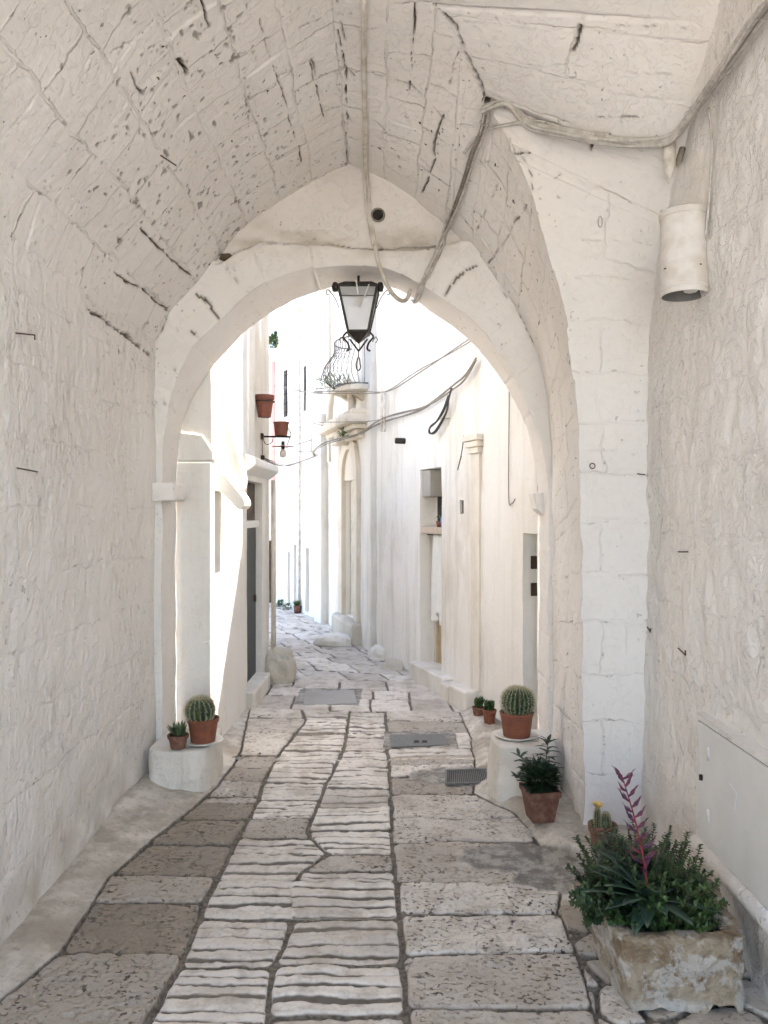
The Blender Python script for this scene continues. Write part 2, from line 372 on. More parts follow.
# ================================================================== CRACKS (pixel survey of the open joints in the vault)
CR = [  # (polyline, half width px, depth m, dirt)
 ([(141, 229), (153, 243), (167, 255), (180, 268), (194, 279)], 1.6, .030, 1.0), ([(115, 271), (127, 281), (138, 289), (155, 301), (169, 312)], 1.6, .028, 1.0),
 ([(141, 229), (128, 250), (115, 271)], 1.0, .012, .3), ([(167, 255), (152, 272), (138, 289)], 1.0, .012, .3), ([(180, 228), (172, 238), (166, 250)], .9, .010, .3),
 ([(169, 312), (163, 330), (153, 350)], 1.6, .03, .7), ([(115, 271), (100, 290), (88, 308)], 1.0, .012, .4),
 ([(130, 73), (135, 82), (141, 94)], 1.9, .035, 1.3), ([(180, 60), (184, 67), (188, 76)], 2.6, .045, 1.6), ([(200, 0), (205, 14), (211, 26)], 1.6, .03, 1.0),
 ([(260, 18), (266, 45), (276, 73), (286, 104), (296, 140), (305, 174)], 1.0, .018, .8), ([(245, 102), (249, 125)], 1.1, .02, .8),
 ([(245, 102), (262, 93), (276, 86), (279, 76), (297, 67), (312, 60), (317, 77), (330, 75), (344, 70), (354, 76)], 1.1, .018, .6),
 ([(310, 62), (315, 80), (320, 104), (324, 116)], 1.0, .018, .9), ([(338, 30), (343, 60), (346, 104), (347, 150), (346, 160)], 1.2, .02, .8),
 ([(237, 182), (262, 168), (286, 156), (318, 138), (346, 120), (372, 135), (402, 143)], .9, .010, .35), ([(225, 175), (235, 186)], 1.2, .02, 1),
 ([(165, 12), (180, 2), (198, 8)], .9, .012, .4), ([(80, 78), (105, 58), (120, 48)], 1.2, .014, .5), ([(120, 48), (135, 38), (160, 20)], .9, .008, .2),
 ([(300, 28), (318, 18), (338, 6), (350, 14)], 1.0, .015, .7), ([(338, 0), (342, 20), (345, 40)], 1.2, .02, .6),
 ([(416, 4), (414, 30), (412, 66)], 1.3, .025, .9), ([(411, 82), (410, 102)], 1.3, .025, .8),
 ([(445, 113), (437, 133), (433, 164), (423, 191)], 1.4, .026, 1.0), ([(375, 74), (395, 79), (412, 86), (430, 101), (445, 117)], 1.0, .015, .5),
 ([(373, 121), (402, 141), (406, 150), (433, 168)], .9, .012, .4), ([(398, 156), (400, 168)], 1.2, .02, .8), ([(453, 66), (461, 47)], 1.6, .03, 1.1), ([(449, 84), (455, 64)], 1.0, .015, .5),
 ([(433, 2), (440, 10), (447, 18), (455, 25), (461, 47), (472, 66), (482, 86), (488, 104)], 2.0, .04, 1.3),
 ([(478, 160), (490, 172), (500, 182), (488, 205), (476, 230)], 1.1, .016, .5), ([(523, 156), (533, 176), (533, 191), (515, 223), (503, 245), (488, 264)], 1.2, .018, .6),
 ([(515, 152), (530, 151), (543, 151), (558, 154)], 1.2, .02, .8), ([(533, 193), (548, 182), (562, 172)], 1.0, .014, .5), ([(507, 133), (512, 150), (523, 156)], .9, .012, .4),
 ([(580, 27), (576, 40), (572, 53)], 1.8, .035, 1.2), ([(593, 137), (589, 150)], 1.6, .03, 1.0), ([(503, 60), (533, 66), (560, 66), (586, 70), (620, 72), (670, 76)], .9, .010, .25),
 ([(595, 27), (640, 28), (670, 25), (705, 31)], .9, .010, .4), ([(598, 118), (625, 118), (648, 119)], 1.0, .012, .5), ([(586, 70), (581, 92)], .8, .010, .3), ([(530, 0), (527, 20)], .9, .012, .3),
 ([(583, 240), (600, 241), (640, 242)], .8, .008, .2), ([(575, 276), (600, 277), (635, 280)], .8, .008, .2), ([(590, 372), (625, 372)], .8, .008, .12), ([(585, 452), (625, 453)], .8, .008, .10),
 ([(585, 520), (625, 519)], .8, .006, .08),
 ([(194, 294), (209, 303), (213, 312), (219, 320)], 1.8, .035, 1.2), ([(170, 314), (180, 322), (193, 333)], 1.7, .035, 1.1), ([(155, 358), (166, 365), (178, 372)], 1.4, .025, .8),
 ([(227, 267), (243, 290), (259, 314)], .9, .012, .4), ([(162, 400), (178, 412)], .9, .010, .3), ([(153, 402), (168, 405)], 1.0, .014, .4), ([(193, 333), (214, 353)], .8, .01, .3), ([(219, 320), (232, 335)], .8, .01, .3),
 ([(445, 295), (450, 287), (457, 279), (466, 272), (476, 266)], 1.7, .03, 1.0), ([(300, 265), (304, 292)], .7, .008, .2), ([(400, 262), (404, 290)], .7, .008, .25),
 ([(86, 310), (97, 316), (109, 323), (130, 340), (151, 354)], 2.6, .030, .9),
 ([(320, 244), (350, 246), (378, 250), (400, 248), (437, 248)], 1.0, .012, .7), ([(222, 262), (235, 252), (260, 242), (290, 243), (320, 244)], .9, .01, .4),
 ([(500, 288), (512, 303), (524, 323), (533, 341), (541, 362)], 1.0, .018, .5),
 ([(542, 300), (563, 296)], .7, .008, .15), ([(549, 380), (573, 374)], .7, .008, .2), ([(552, 440), (578, 430)], .7, .008, .15),
]
def cracks(V, N, scale=1.0):
    px, py = proj(V)
    wob = fbm(V[..., 0] * 9, V[..., 1] * 9, V[..., 2] * 9, 3, 91) * 7.0
    wob2 = fbm(V[..., 0] * 9, V[..., 1] * 9, V[..., 2] * 9, 3, 57) * 7.0
    amp = fbm(V[..., 0] * 14, V[..., 1] * 14, V[..., 2] * 14, 3, 17)
    amp2 = fbm(V[..., 0] * 45, V[..., 1] * 45, V[..., 2] * 45, 2, 19)
    dep = np.zeros(px.shape); dirt = np.zeros(px.shape); film = np.zeros(px.shape)
    infr = V[..., 1] > 0.5
    for pts, w, d, k in CR:
        xs = [p[0] for p in pts]; ys = [p[1] for p in pts]
        box = infr & (px > min(xs) - 18) & (px < max(xs) + 18) & (py > min(ys) - 18) & (py < max(ys) + 18)
        if not box.any(): continue
        D = polydist(px[box] + wob[box] * .5, py[box] + wob2[box] * .5, pts)
        ww = w * np.clip(0.80 + 1.4 * amp[box] + .9 * amp2[box], .30, 2.2) * .78
        g = sstep(1.0, 0.25, D / np.maximum(ww * 1.05, .25)) * np.clip(.60 + 1.6 * amp[box] + 1.0 * amp2[box] + .40 * (k > .8), 0, 1)
        dep[box] = np.maximum(dep[box], g * d * scale)
        dirt[box] = np.maximum(dirt[box], sstep(.22, .62, g * min(k + .1, 1.2)) * min(k + .15, 1))
        film[box] = np.maximum(film[box], sstep(6, 0, D) * .20 * min(k, 1) * np.clip(.4 + amp[box] * 1.6, 0, 1))
    return V - N * dep[..., None], dirt, film

def block_relief(u, v, w_, h_, sd_, amp):
    u = u + .035 * fbm(u * 3, v * 3, 0 * u, 2, sd_ + 1); v = v + .025 * fbm(u * 3, v * 3, 0 * u, 2, sd_ + 2)
    r = np.floor(v / h_); cc = u / w_ + .5 * (r % 2) + .37 * _hash(r.astype(np.int64), 0 * r.astype(np.int64), 0 * r.astype(np.int64), sd_); c_ = np.floor(cc)
    hv = _hash(c_.astype(np.int64), r.astype(np.int64), np.zeros(u.shape, np.int64), sd_ + 3) - .5
    e = np.minimum(np.minimum(v / h_ - r, r + 1 - v / h_) * h_, np.minimum(cc - c_, c_ + 1 - cc) * w_)
    m_ = sstep(.35, .65, .5 + fbm(u * 1.7, v * 1.7, 0 * u, 2, sd_ + 4))
    tilt = (cc - c_ - .5) * (_hash(c_.astype(np.int64), r.astype(np.int64), np.ones(u.shape, np.int64), sd_ + 5) - .5)
    return (amp * (hv + 1.2 * tilt) * sstep(0, .012, e) - amp * .55 * sstep(.010, 0, e)) * (.25 + .75 * m_)
def interp_curve(pts, t):
    """pts (k,3), resampled by index parameter with arc-length, t in 0..1"""
    pts = np.array(pts, float)
    s = np.r_[0, np.cumsum(np.linalg.norm(np.diff(pts, axis=0), axis=1))]; s /= s[-1]
    return np.stack([np.interp(t, s, pts[:, k]) for k in range(pts.shape[1])], -1)

def smooth_curve(pts, n=200, it=30):
    t = np.linspace(0, 1, n); c = interp_curve(pts, t)
    for _ in range(it):
        c[1:-1] = c[1:-1] * .5 + (c[:-2] + c[2:]) * .25
    return c

# ================================================================== THE PASSAGE
NEARY = -1.2
YF, YA, YB = 3.78, 4.60, 4.95        # near pier face, arch front, arch back
passage = root('vaulted_passage', 'whitewashed stone passage whose pointed vault and round arch frame the lane', 'passage', (0, 2.0, 0))
CAM = (0, 0.0, 1.6)

def wall_surface(name, mat, X_of, ys, hs, toward, amp, seed, parent, film_base=0.85):
    Y, H = np.meshgrid(ys, hs, indexing='ij')
    X = X_of(Y, H)
    V = np.stack([X, Y, H], -1)
    N = grid_normals(V, toward)
    d = amp * (fbm(Y * 2.2, H * 2.6, X * 0, 3, seed) + 0.75 * np.abs(fbm(Y * 6, H * 4.2, X * 0, 4, seed + 5)) + 0.22 * fbm(Y * 26, H * 13, X * 0, 3, seed + 9))
    V = V + N * d[..., None]
    V, dirt, film = cracks(V, N)
    low = sstep(0.55, 0.0, H) * (0.45 + .9 * fbm(Y * 6, H * 6, X * 0, 4, seed + 31))
    film = np.clip(np.maximum(film, low * film_base), 0, 1)
    px, py = proj(V)
    chips = fbm(Y * 11, H * 8, X * 0, 4, seed + 71)
    return grid_mesh(name, V, mat, parent, {'dirt': dirt, 'film': film, 'co': np.stack([Y, H, 0 * Y], -1)})

def steps(a, b, fine0, d, coarse=0.08):
    """coordinates from a to b, fine (d) where > fine0"""
    c = np.arange(a, fine0, coarse); f = np.arange(fine0, b, d)
    return np.r_[c, f, b]

# left wall
wall_surface('side_wall', M['lime'], lambda Y, H: -1.40 - 0.012 * np.sin(Y * 2) + 0 * H, steps(NEARY, YA + .05, 2.2, .009), np.arange(-.05, 2.62, .009), (0, 3, 1.5), .016, 11, passage)
# right wall, leaning back slightly
wall_surface('side_wall', M['limeR'], lambda Y, H: 1.235 + .02 * H + 0 * Y, steps(NEARY, YF + .02, 2.0, .009), np.arange(-.05, 3.95, .010), (0, 3, 1.5), .022, 23, passage)

# curve A : where the vault meets the arch wall (Y = 4.60), from apex
A_R = [P(347, 161, YA), P(375, 172, YA), P(413, 195, YA), P(450, 226, YA), P(474, 252, YA), P(500, 288, YA), P(524, 323, YA), P(541, 364, YA), P(549, 402, YA), P(553, 458, YA), P(555, 534, YA), (.975, YA, -.05)]
A_L = [P(347, 161, YA), P(333, 165, YA), P(284, 195, YA), P(258, 211, YA), P(234, 231, YA), P(216, 256, YA), P(194, 285, YA), P(169, 311, YA), P(152, 350, YA)]
B_ = [(-.25, 3.05, 3.82), (-.05, 3.12, 3.81), (.19, 3.30, 3.79), (.31, 3.50, 3.70), tuple(P(488, 104, YF)), tuple(P(507, 133, YF)), tuple(P(533, 193, YF)), tuple(P(557, 282, YF)), tuple(P(567, 320, YF)),
      tuple(P(574.6, 376, YF)), tuple(P(579, 430, YF)), (.945, YF, 1.6), (.955, YF, -.05)]
B_ = [B_[0]] + B_[1:]
B_ = [(p[0], p[1], p[2]) for p in B_]
APEX_B = np.array(B_[0])
# right half of the barrel, from arch wall to groin and near edge
nt, ns = 860, 230
t = np.linspace(0, 1, nt)
ca = smooth_curve(A_R, nt, 60); cb = smooth_curve(B_, nt, 60)
# match heights: resample both by a shared parameter (distance from the apex as a share)
ca[:, 1] = YA + .09
s = np.linspace(0, 1, ns)
V = ca[:, None, :] * (1 - s)[None, :, None] + cb[:, None, :] * s[None, :, None]
N = grid_normals(V, (0, 3.6, 1.2))
arc = np.r_[0, np.cumsum(np.linalg.norm(np.diff(ca, axis=0), axis=1))]
d = .010 * fbm(V[..., 0] * 3, V[..., 1] * 3, V[..., 2] * 3, 4, 5) + .006 * np.abs(fbm(V[..., 0] * 12, V[..., 1] * 12, V[..., 2] * 12, 3, 8))
_A = np.repeat(arc[:, None], ns, 1); d = d + block_relief(V[..., 1] + .1, _A, .29, .25, 310, .009) * sstep(0, .04, _A) * np.minimum(sstep(0, .06, s), 1)[None, :]
rough_low = sstep(2.3, 1.4, V[..., 2]) * .028 * fbm(V[..., 0] * 6, V[..., 1] * 6, V[..., 2] * 5, 4, 77)
V = V + N * (d + rough_low)[..., None]
V, dirt, film = cracks(V, N)
film = np.maximum(film, sstep(0.25, 0, V[..., 2]) * .4)
co = np.stack([V[..., 1], np.repeat(arc[:, None], ns, 1), 0 * V[..., 0]], -1)
VB_edge = V[:, -1, :].copy()
grid_mesh('vault', V, M['vaultL'], parent=passage, attrs={'dirt': dirt, 'film': film, 'co': co})

# left half of the barrel
ys = steps(NEARY, YA + .09, 2.1, .0055)
cl = smooth_curve(A_L, 400, 50)
lift = np.interp(ys, [NEARY, 3.05, YA], [APEX_B[2] - cl[0, 2]] * 2 + [0])
w = (np.linspace(1, 0, 400) ** 1.3)
V = np.zeros((len(ys), 400, 3))
V[..., 0] = cl[None, :, 0]; V[..., 1] = ys[:, None]
V[..., 2] = cl[None, :, 2] + lift[:, None] * w[None, :]
lx = np.interp(ys, [NEARY, 3.05, YA], [-.25 - cl[0, 0]] * 2 + [0]); V[..., 0] += lx[:, None] * w[None, :]
N = grid_normals(V, (-.2, 3, 1.2)); N[np.isnan(N)] = 0
arc = np.r_[0, np.cumsum(np.linalg.norm(np.diff(cl, axis=0), axis=1))]
A2 = np.repeat(arc[None, :], len(ys), 0)
# single blocks stand slightly proud of one another
blk = _hash(np.floor(V[..., 1] / .30 + .5 * (np.floor(A2 / .235).astype(int) % 2)).astype(np.int64), np.floor(A2 / .235).astype(np.int64), np.zeros(A2.shape, np.int64), 3)
d = .010 * fbm(V[..., 0] * 3, V[..., 1] * 3, V[..., 2] * 3, 4, 15) + .007 * np.abs(fbm(V[..., 0] * 12, V[..., 1] * 12, V[..., 2] * 12, 3, 18))
px, py = proj(V)
_poly = [(86, 308), (115, 271), (141, 229), (167, 255), (196, 281), (215, 300), (160, 400), (120, 335)]
def inside(px, py, poly):
    r = np.zeros(px.shape, bool); n_ = len(poly)
    for i in range(n_):
        (x1, y1), (x2, y2) = poly[i], poly[(i + 1) % n_]
        cnd = ((y1 > py) != (y2 > py)) & (px < (x2 - x1) * (py - y1) / (y2 - y1 + 1e-9) + x1); r ^= cnd
    return r
_wp = 3 * fbm(V[..., 0] * 12, V[..., 1] * 12, V[..., 2] * 12, 3, 21)
proud = 0     # the course of exposed blocks above the wall
V = V + N * (d + proud + block_relief(V[..., 1], A2, .30, .235, 300, .009) * sstep(0, .03, arc[-1] - A2))[..., None]
V, dirt, film = cracks(V, N)
edge = sstep(.05, 0, arc[-1] - A2) * np.clip(.4 + 1.5 * fbm(V[..., 1] * 9, A2 * 9, A2 * 0, 3, 61), 0, 1) * sstep(3.2, 3.6, V[..., 1])
pit = np.clip((fbm(V[..., 0] * 34, V[..., 1] * 34, V[..., 2] * 34, 2, 33) - .42) * 8, 0, 1) * sstep(.30, .62, fbm(V[..., 1] * 1.3, A2 * 1.3, A2 * 0, 2, 35) + .35)
V = V - N * (pit * .006)[..., None]
dirt = np.clip(np.maximum(dirt, np.maximum(edge * .9, pit * .65)), 0, 1)
co = np.stack([V[..., 1], A2, 0 * A2], -1)
vl = grid_mesh('vault', V, M['vaultL'], parent=passage, attrs={'dirt': dirt, 'film': film, 'co': co})

# cross vault and near pier face: from curve B to the right wall
Q = [(1.21, NEARY, 3.90), (1.24, 1.5, 3.88), (1.26, 2.5, 3.80), (1.28, 2.75, 3.72), (1.30, 3.03, 3.61), (1.30, 3.18, 3.45), (1.30, 3.34, 3.27), (1.305, 3.55, 3.05), (1.30, 3.72, 2.85), (1.30, YF, 2.65), (1.28, YF, 1.6), (1.25, YF, -.05)]
B2 = [(-.25, NEARY, 3.83), (-.25, 2.0, 3.83)] + B_
B2s = smooth_curve(B2, 1500, 0)
# share the tail with the displaced edge of the barrel so the corner closes
k0 = np.searchsorted(np.r_[0, np.cumsum(np.linalg.norm(np.diff(B2s, axis=0), axis=1))], 4.65)
head = smooth_curve([(-.25, NEARY, 3.83), (-.25, 3.05, 3.82)], 80, 0)
edge_full = np.r_[head[:-1], VB_edge]
harc = np.r_[0, np.cumsum(np.linalg.norm(np.diff(edge_full, axis=0), axis=1))]; 
Qp = np.array(Q)
# match by hand: groin start ~ Y 2.3, top of pier face
keyE = [0, 78, 78 + int(np.argmin(np.abs(VB_edge[:, 2] - 3.6) + (VB_edge[:, 1] < 3.6) * 9)), 78 + int(np.argmin(np.abs(VB_edge[:, 2] - 2.65))), 78 + int(np.argmin(np.abs(VB_edge[:, 2] - 1.6))), len(edge_full) - 1]
qs = np.r_[0, np.cumsum(np.linalg.norm(np.diff(Qp, axis=0), axis=1))]
keyQ = [0, qs[2], qs[7], qs[9], qs[10], qs[11]]
tq = np.interp(np.arange(len(edge_full)), keyE, keyQ)
_k = np.ones(121) / 121; tq = np.convolve(np.r_[np.full(60, tq[0]), tq, np.full(60, tq[-1])], _k, 'valid')
qq = np.stack([np.interp(tq, qs, Qp[:, k]) for k in range(3)], -1)
for _ in range(500): qq[1:-1] = qq[1:-1] * .5 + (qq[:-2] + qq[2:]) * .25
s = np.linspace(0, 1, 130)
ease = s
V = edge_full[:, None, :] * (1 - ease)[None, :, None] + qq[:, None, :] * ease[None, :, None]
N = grid_normals(V, (0, 0, 1.0))
fade = (sstep(0, .06, s))[None, :]
d = (block_relief(V[..., 0], np.repeat(tq[:, None], 130, 1), .55, .245, 320, .005) + .014 * fbm(V[..., 0] * 2.5, V[..., 1] * 2.5, V[..., 2] * 2.5, 3, 25) + .005 * np.abs(fbm(V[..., 0] * 12, V[..., 1] * 12, V[..., 2] * 12, 3, 28))) * fade
V = V + N * d[..., None]
V, dirt, film = cracks(V, N)
co = np.stack([V[..., 0], np.repeat(tq[:, None], 130, 1) * 1.0, 0 * V[..., 0]], -1)
cv = grid_mesh('cross_vault', V, M['cross'], parent=passage, attrs={'dirt': dirt, 'film': film, 'co': co})

# arch wall: front face by angle around the arch centre
FR = [(162, 800), (162, 500), (162, 449), (168, 405), (178, 373), (194, 344), (224, 317), (247, 294), (274, 277), (304, 268), (345, 265), (385, 267), (415, 281), (440, 297), (465, 314), (491, 341), (514, 374), (529, 407), (541.6, 442), (547, 483), (549, 534), (549, 800)]
BK = [(176.5, 780), (176.5, 500), (178, 443), (186, 411), (194, 394), (209, 371), (227, 350), (241, 335), (265, 317), (298, 297), (338, 284), (382, 284), (402, 290), (430, 311), (457, 329), (487, 357.5), (508.6, 389), (524, 417), (532.7, 453), (536.5, 481), (539, 504), (539.5, 780)]
fr = np.array([P(x, y, YA) for x, y in FR]); fr[0, 2] = fr[-1, 2] = -.05
bk = np.array([P(x, y, YB) for x, y in BK]); bk[0, 2] = bk[-1, 2] = -.05
ni = 760
frc = smooth_curve(fr, ni, 50); bkc = smooth_curve(bk, ni, 50)
# soffit / jambs
s = np.linspace(0, 1, 70)
V = frc[:, None, :] * (1 - s)[None, :, None] + bkc[:, None, :] * s[None, :, None]
N = grid_normals(V, (-.2, 4.7, 1.6))
_TH = np.arctan2(V[..., 2] - 1.8, V[..., 0] + .227); _TH = np.where(_TH < 0, np.where(V[..., 0] > 0, 0, math.pi) + (V[..., 2] - 1.8) * np.where(V[..., 0] > 0, 1, -1) / 1.15, _TH)
d = .006 * fbm(V[..., 0] * 6, V[..., 1] * 6, V[..., 2] * 6, 4, 45) * 1.5 + block_relief(V[..., 1] * 0 + .2, _TH + 10, 9.0, .235, 330, .012)
lowr = sstep(1.9, 1.5, V[..., 2]) * .012 * fbm(V[..., 0] * 9, V[..., 1] * 7, V[..., 2] * 7, 4, 49)
V = V + N * (d + lowr)[..., None]
V, dirt, film = cracks(V, N, .6)
soff_front = V[:, 0, :].copy(); soff_back = V[:, -1, :].copy()
grid_mesh('arch', V, M['arch'], parent=passage, attrs={'dirt': dirt, 'film': film})
# front face
ctr = P(352, 480, YA)
rel = soff_front - np.array([ctr[0], 0, ctr[2]])
out = soff_front.copy()
for i in range(ni):
    x, z = rel[i, 0], rel[i, 2]
    if z > 0:
        r = math.hypot(x, z); k = 1 + (.95 if z > .2 else .95 * z / .2) * 0.55 / r
        th = math.atan2(z, x)
        R_ = 1.60 + .55 * math.sin(th) ** 4
        out[i] = (ctr[0] + R_ * math.cos(th), YA, ctr[2] + R_ * math.sin(th))
    else:
        out[i] = (ctr[0] + (1.60 if x > 0 else -1.60), YA, soff_front[i, 2])
s = np.linspace(0, 1, 110)
V = soff_front[:, None, :] * (1 - s)[None, :, None] + out[:, None, :] * s[None, :, None]
pxx, pyy = proj(V)
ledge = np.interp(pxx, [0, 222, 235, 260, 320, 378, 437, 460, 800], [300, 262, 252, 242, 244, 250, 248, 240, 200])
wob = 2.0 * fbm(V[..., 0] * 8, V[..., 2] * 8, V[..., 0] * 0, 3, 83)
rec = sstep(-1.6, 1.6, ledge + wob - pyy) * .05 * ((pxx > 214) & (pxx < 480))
V[..., 1] += rec
N = np.zeros(V.shape); N[..., 1] = -1
_TH = np.arctan2(V[..., 2] - 1.8, V[..., 0] + .227)
V = V + N * (block_relief(V[..., 1] * 0 + .2, _TH + 10, 9.0, .235, 330, .014) * (rec < .02) * (V[..., 2] > 1.8) * sstep(0, .05, s)[None, :] + .008 * fbm(V[..., 0] * 5, V[..., 2] * 5, V[..., 0] * 0, 4, 87) * sstep(0, .05, s)[None, :])[..., None]
V, dirt, film = cracks(V, N)
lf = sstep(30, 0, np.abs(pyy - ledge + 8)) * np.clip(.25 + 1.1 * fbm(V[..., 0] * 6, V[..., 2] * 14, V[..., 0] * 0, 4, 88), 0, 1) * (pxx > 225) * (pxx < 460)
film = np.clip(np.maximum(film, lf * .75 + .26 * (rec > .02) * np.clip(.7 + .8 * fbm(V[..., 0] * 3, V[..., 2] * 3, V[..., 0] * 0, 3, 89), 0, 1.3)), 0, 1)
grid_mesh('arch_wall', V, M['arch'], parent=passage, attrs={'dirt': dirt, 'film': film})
# outer face to the street and the masonry mass (keeps sky light out)
o2 = []
for i in range(0, ni, 6):
    x, z = rel[i, 0], rel[i, 2]
    th = math.atan2(max(z, 0), x)
    if z > 0:
        c_, s_ = math.cos(th), math.sin(th); k = min(2.4 / max(abs(c_), 1e-3), 2.6 / max(s_, 1e-3))
        o2.append((ctr[0] + k * c_, YB, ctr[2] + k * s_))
    else: o2.append((ctr[0] + (2.4 if x > 0 else -2.4), YB, soff_back[i, 2]))
V = np.stack([soff_back[::6], np.array(o2)], 1)
grid_mesh('street_face', V, M['extclean'], parent=passage)
mb = MB().box((-2.7, NEARY, 4.05), (2.3, YB - .01, 4.9))
mb.build('roof', M['extclean'], passage, smooth=False)
MB().box((-2.7, NEARY, 0), (-1.62, YB - .02, 4.045)).build('masonry', M['extclean'], passage, smooth=False)
MB().box((1.5, NEARY, 0), (2.2, YB - .02, 4.045)).build('masonry', M['extclean'], passage, smooth=False)
# imposts of the arch
mb = MB(); xi = -1.36
pts = [P(151, 482, YA - .03), P(196, 484, YA - .03), P(196, 501, YA - .03), P(160, 501, YA - .03), P(151, 493, YA - .03)]
mb = MB().box((-1.44, YA - .05, 1.665), (-1.27, YA + .20, 1.775))
mb.build('impost', M['arch'], passage, bevel=.012)
mb = MB()
a0 = .885; mb.prism([(a0, YB - .02, 1.72), (a0 + .02, YB - .02, 1.62), (a0 + .09, YB - .02, 1.56), (1.02, YB - .02, 1.56), (1.02, YB - .02, 1.72)], (0, -.17, 0))
mb.build('impost', M['arch'], passage, bevel=.008)

# ------------------------------------------------------------------ ray caster for things fixed to the masonry
def bvh_of(objs):
    vs, fs = [], []
    for o in objs:
        b = len(vs); off = offset_of(o)
        vs += [v.co + off for v in o.data.vertices]; fs += [tuple(b + i for i in p.vertices) for p in o.data.polygons]
    return BVHTree.FromPolygons(vs, fs)
_bvh = bvh_of([o for o in passage.children if o.type == 'MESH'])
def hit(px, py, lift=.012, bvh=None, default=5.0):
    d = Vector(((px - CX) / F, 1.0, -(py - CY) / F)).normalized()
    p, n, i, dist = (bvh or _bvh).ray_cast(Vector((0, 0, EYE)), d)
    if p is None: return Vector(P(px, py, default))
    if n.dot(d) > 0: n = -n
    return p + n * lift

def catmull(pts, k=6):
    pts = [Vector(p) for p in pts]; out = []
    for i in range(len(pts) - 1):
        p0 = pts[max(i - 1, 0)]; p1 = pts[i]; p2 = pts[i + 1]; p3 = pts[min(i + 2, len(pts) - 1)]
        for j in range(k):
            t = j / k
            out.append(.5 * ((2 * p1) + (-p0 + p2) * t + (2 * p0 - 5 * p1 + 4 * p2 - p3) * t * t + (-p0 + 3 * p1 - 3 * p2 + p3) * t ** 3))
    out.append(pts[-1]); return out
#@@PART2
# ================================================================== PAVING
def G(px, py):
    Y = F * EYE / (py - CY); return ((px - CX) / F * Y, Y)
def gline(pts, ext):
    w = sorted([G(*p)[::-1] for p in pts] + [(y, x) for x, y in ext]); a = np.array(w); return lambda Y: np.interp(Y, a[:, 0], a[:, 1])
def LE(Y): return np.interp(Y, [4.9, 7.3, 8, 10, 12, 14], [-1.12, -1.2, -1.45, -2.2, -3.2, -4.2])
def RE(Y): return np.interp(Y, [4.9, 6.0, 8.1, 10.2, 11.2, 13.4, 14.5], [.88, .66, .02, -.62, -.98, -2.0, -2.5])
def far(k): return [(LE(y) * (1 - k) + RE(y) * k, y) for y in (6.4, 7.3, 8, 9, 10, 11, 12, 13, 14)]
b0 = gline([(-60, 1060), (0, 1006), (60, 957), (109, 880), (158, 837), (191, 812), (219, 787), (240, 755), (249, 714)], far(.0))
b1 = gline([(128, 1060), (150, 1023), (180, 973), (205, 902), (235, 847), (257, 804), (273, 765), (306, 722)], far(.24))
b2 = gline([(262, 1060), (268, 1024), (273, 968), (292, 924), (292, 890), (300, 875), (328, 856), (312, 840), (308, 830), (317, 809), (328, 782), (344, 749), (350, 710)], far(.44))
b3 = gline([(409, 1060), (407, 1024), (402, 962), (394, 864), (391, 809), (389, 771), (385, 700)], far(.66))
b4 = gline([(600, 1040), (592, 1007), (576, 951), (560, 914), (563, 890), (566, 868), (540, 848), (528, 830), (514, 814), (496, 806), (474, 795), (476, 770), (470, 735)], far(1.0))
rows_px = [
 [1150, 1060, 958, 907, 879, 847, 822, 799, 783, 769, 757, 735, 720, 706],
 [1150, 1090, 1036, 968, 921, 883, 856, 840, 821, 802, 784, 766, 749, 735, 722, 706],
 [1150, 1075, 1020, 966, 921, 883, 873, 856, 832, 809, 790, 768, 752, 738, 724, 708],
 [1150, 1080, 1015, 959, 918, 886, 845, 821, 796, 779, 768, 750, 736, 722, 708]]
rng = random.Random(4)
ROWS = []
for r in rows_px:
    a = sorted([F * EYE / (p - CY) for p in r])
    y = a[-1]
    while y < 14.6:
        y += rng.uniform(.28, .55); a.append(y)
    ROWS.append(np.array([.5, 1.2] + a))
yy = [1.7]
while yy[-1] < 14.4: yy.append(yy[-1] + max(.006, yy[-1] ** 2 / (F * EYE) * .95))
yy = np.array(yy); nu = 520
XL = np.interp(yy, [1.6, 4.93, 4.98, 7.2, 7.6, 9, 14.4], [-1.47, -1.47, -1.30, -1.45, -2.0, -3.2, -5.0])
XR = np.interp(yy, [1.6, 3.76, 3.84, 4.93, 6, 8.6, 10.9, 13.4, 14.4], [1.34, 1.34, 1.12, 1.12, .95, .05, -.6, -1.8, -2.2])
u = np.linspace(0, 1, nu)
X = XL[:, None] * (1 - u)[None] + XR[:, None] * u[None]; Y = np.repeat(yy[:, None], nu, 1)
wx = X + .012 * fbm(X * 3.5, Y * 3.5, 0 * X, 3, 101) + .006 * fbm(X * 16, Y * 16, 0 * X, 3, 102)
wy = Y + .020 * fbm(X * 2.2, Y * 2.2, 0 * X, 3, 103) + .008 * fbm(X * 13, Y * 13, 0 * X, 3, 104)
wy = np.where(Y > 5.6, wy + (X - (LE(Y) + RE(Y)) / 2) * .30 * sstep(5.6, 7.5, Y), wy)
H = np.zeros(X.shape); joint = np.zeros(X.shape); tone = np.zeros(X.shape); pock = np.zeros(X.shape); cem = np.zeros(X.shape); rib = np.zeros(X.shape)
bs = [b(wy if False else Y) for b in (b0, b1, b2, b3, b4)]
full = (wy > F * EYE / (921 - CY)) & (wy < F * EYE / (883 - CY))
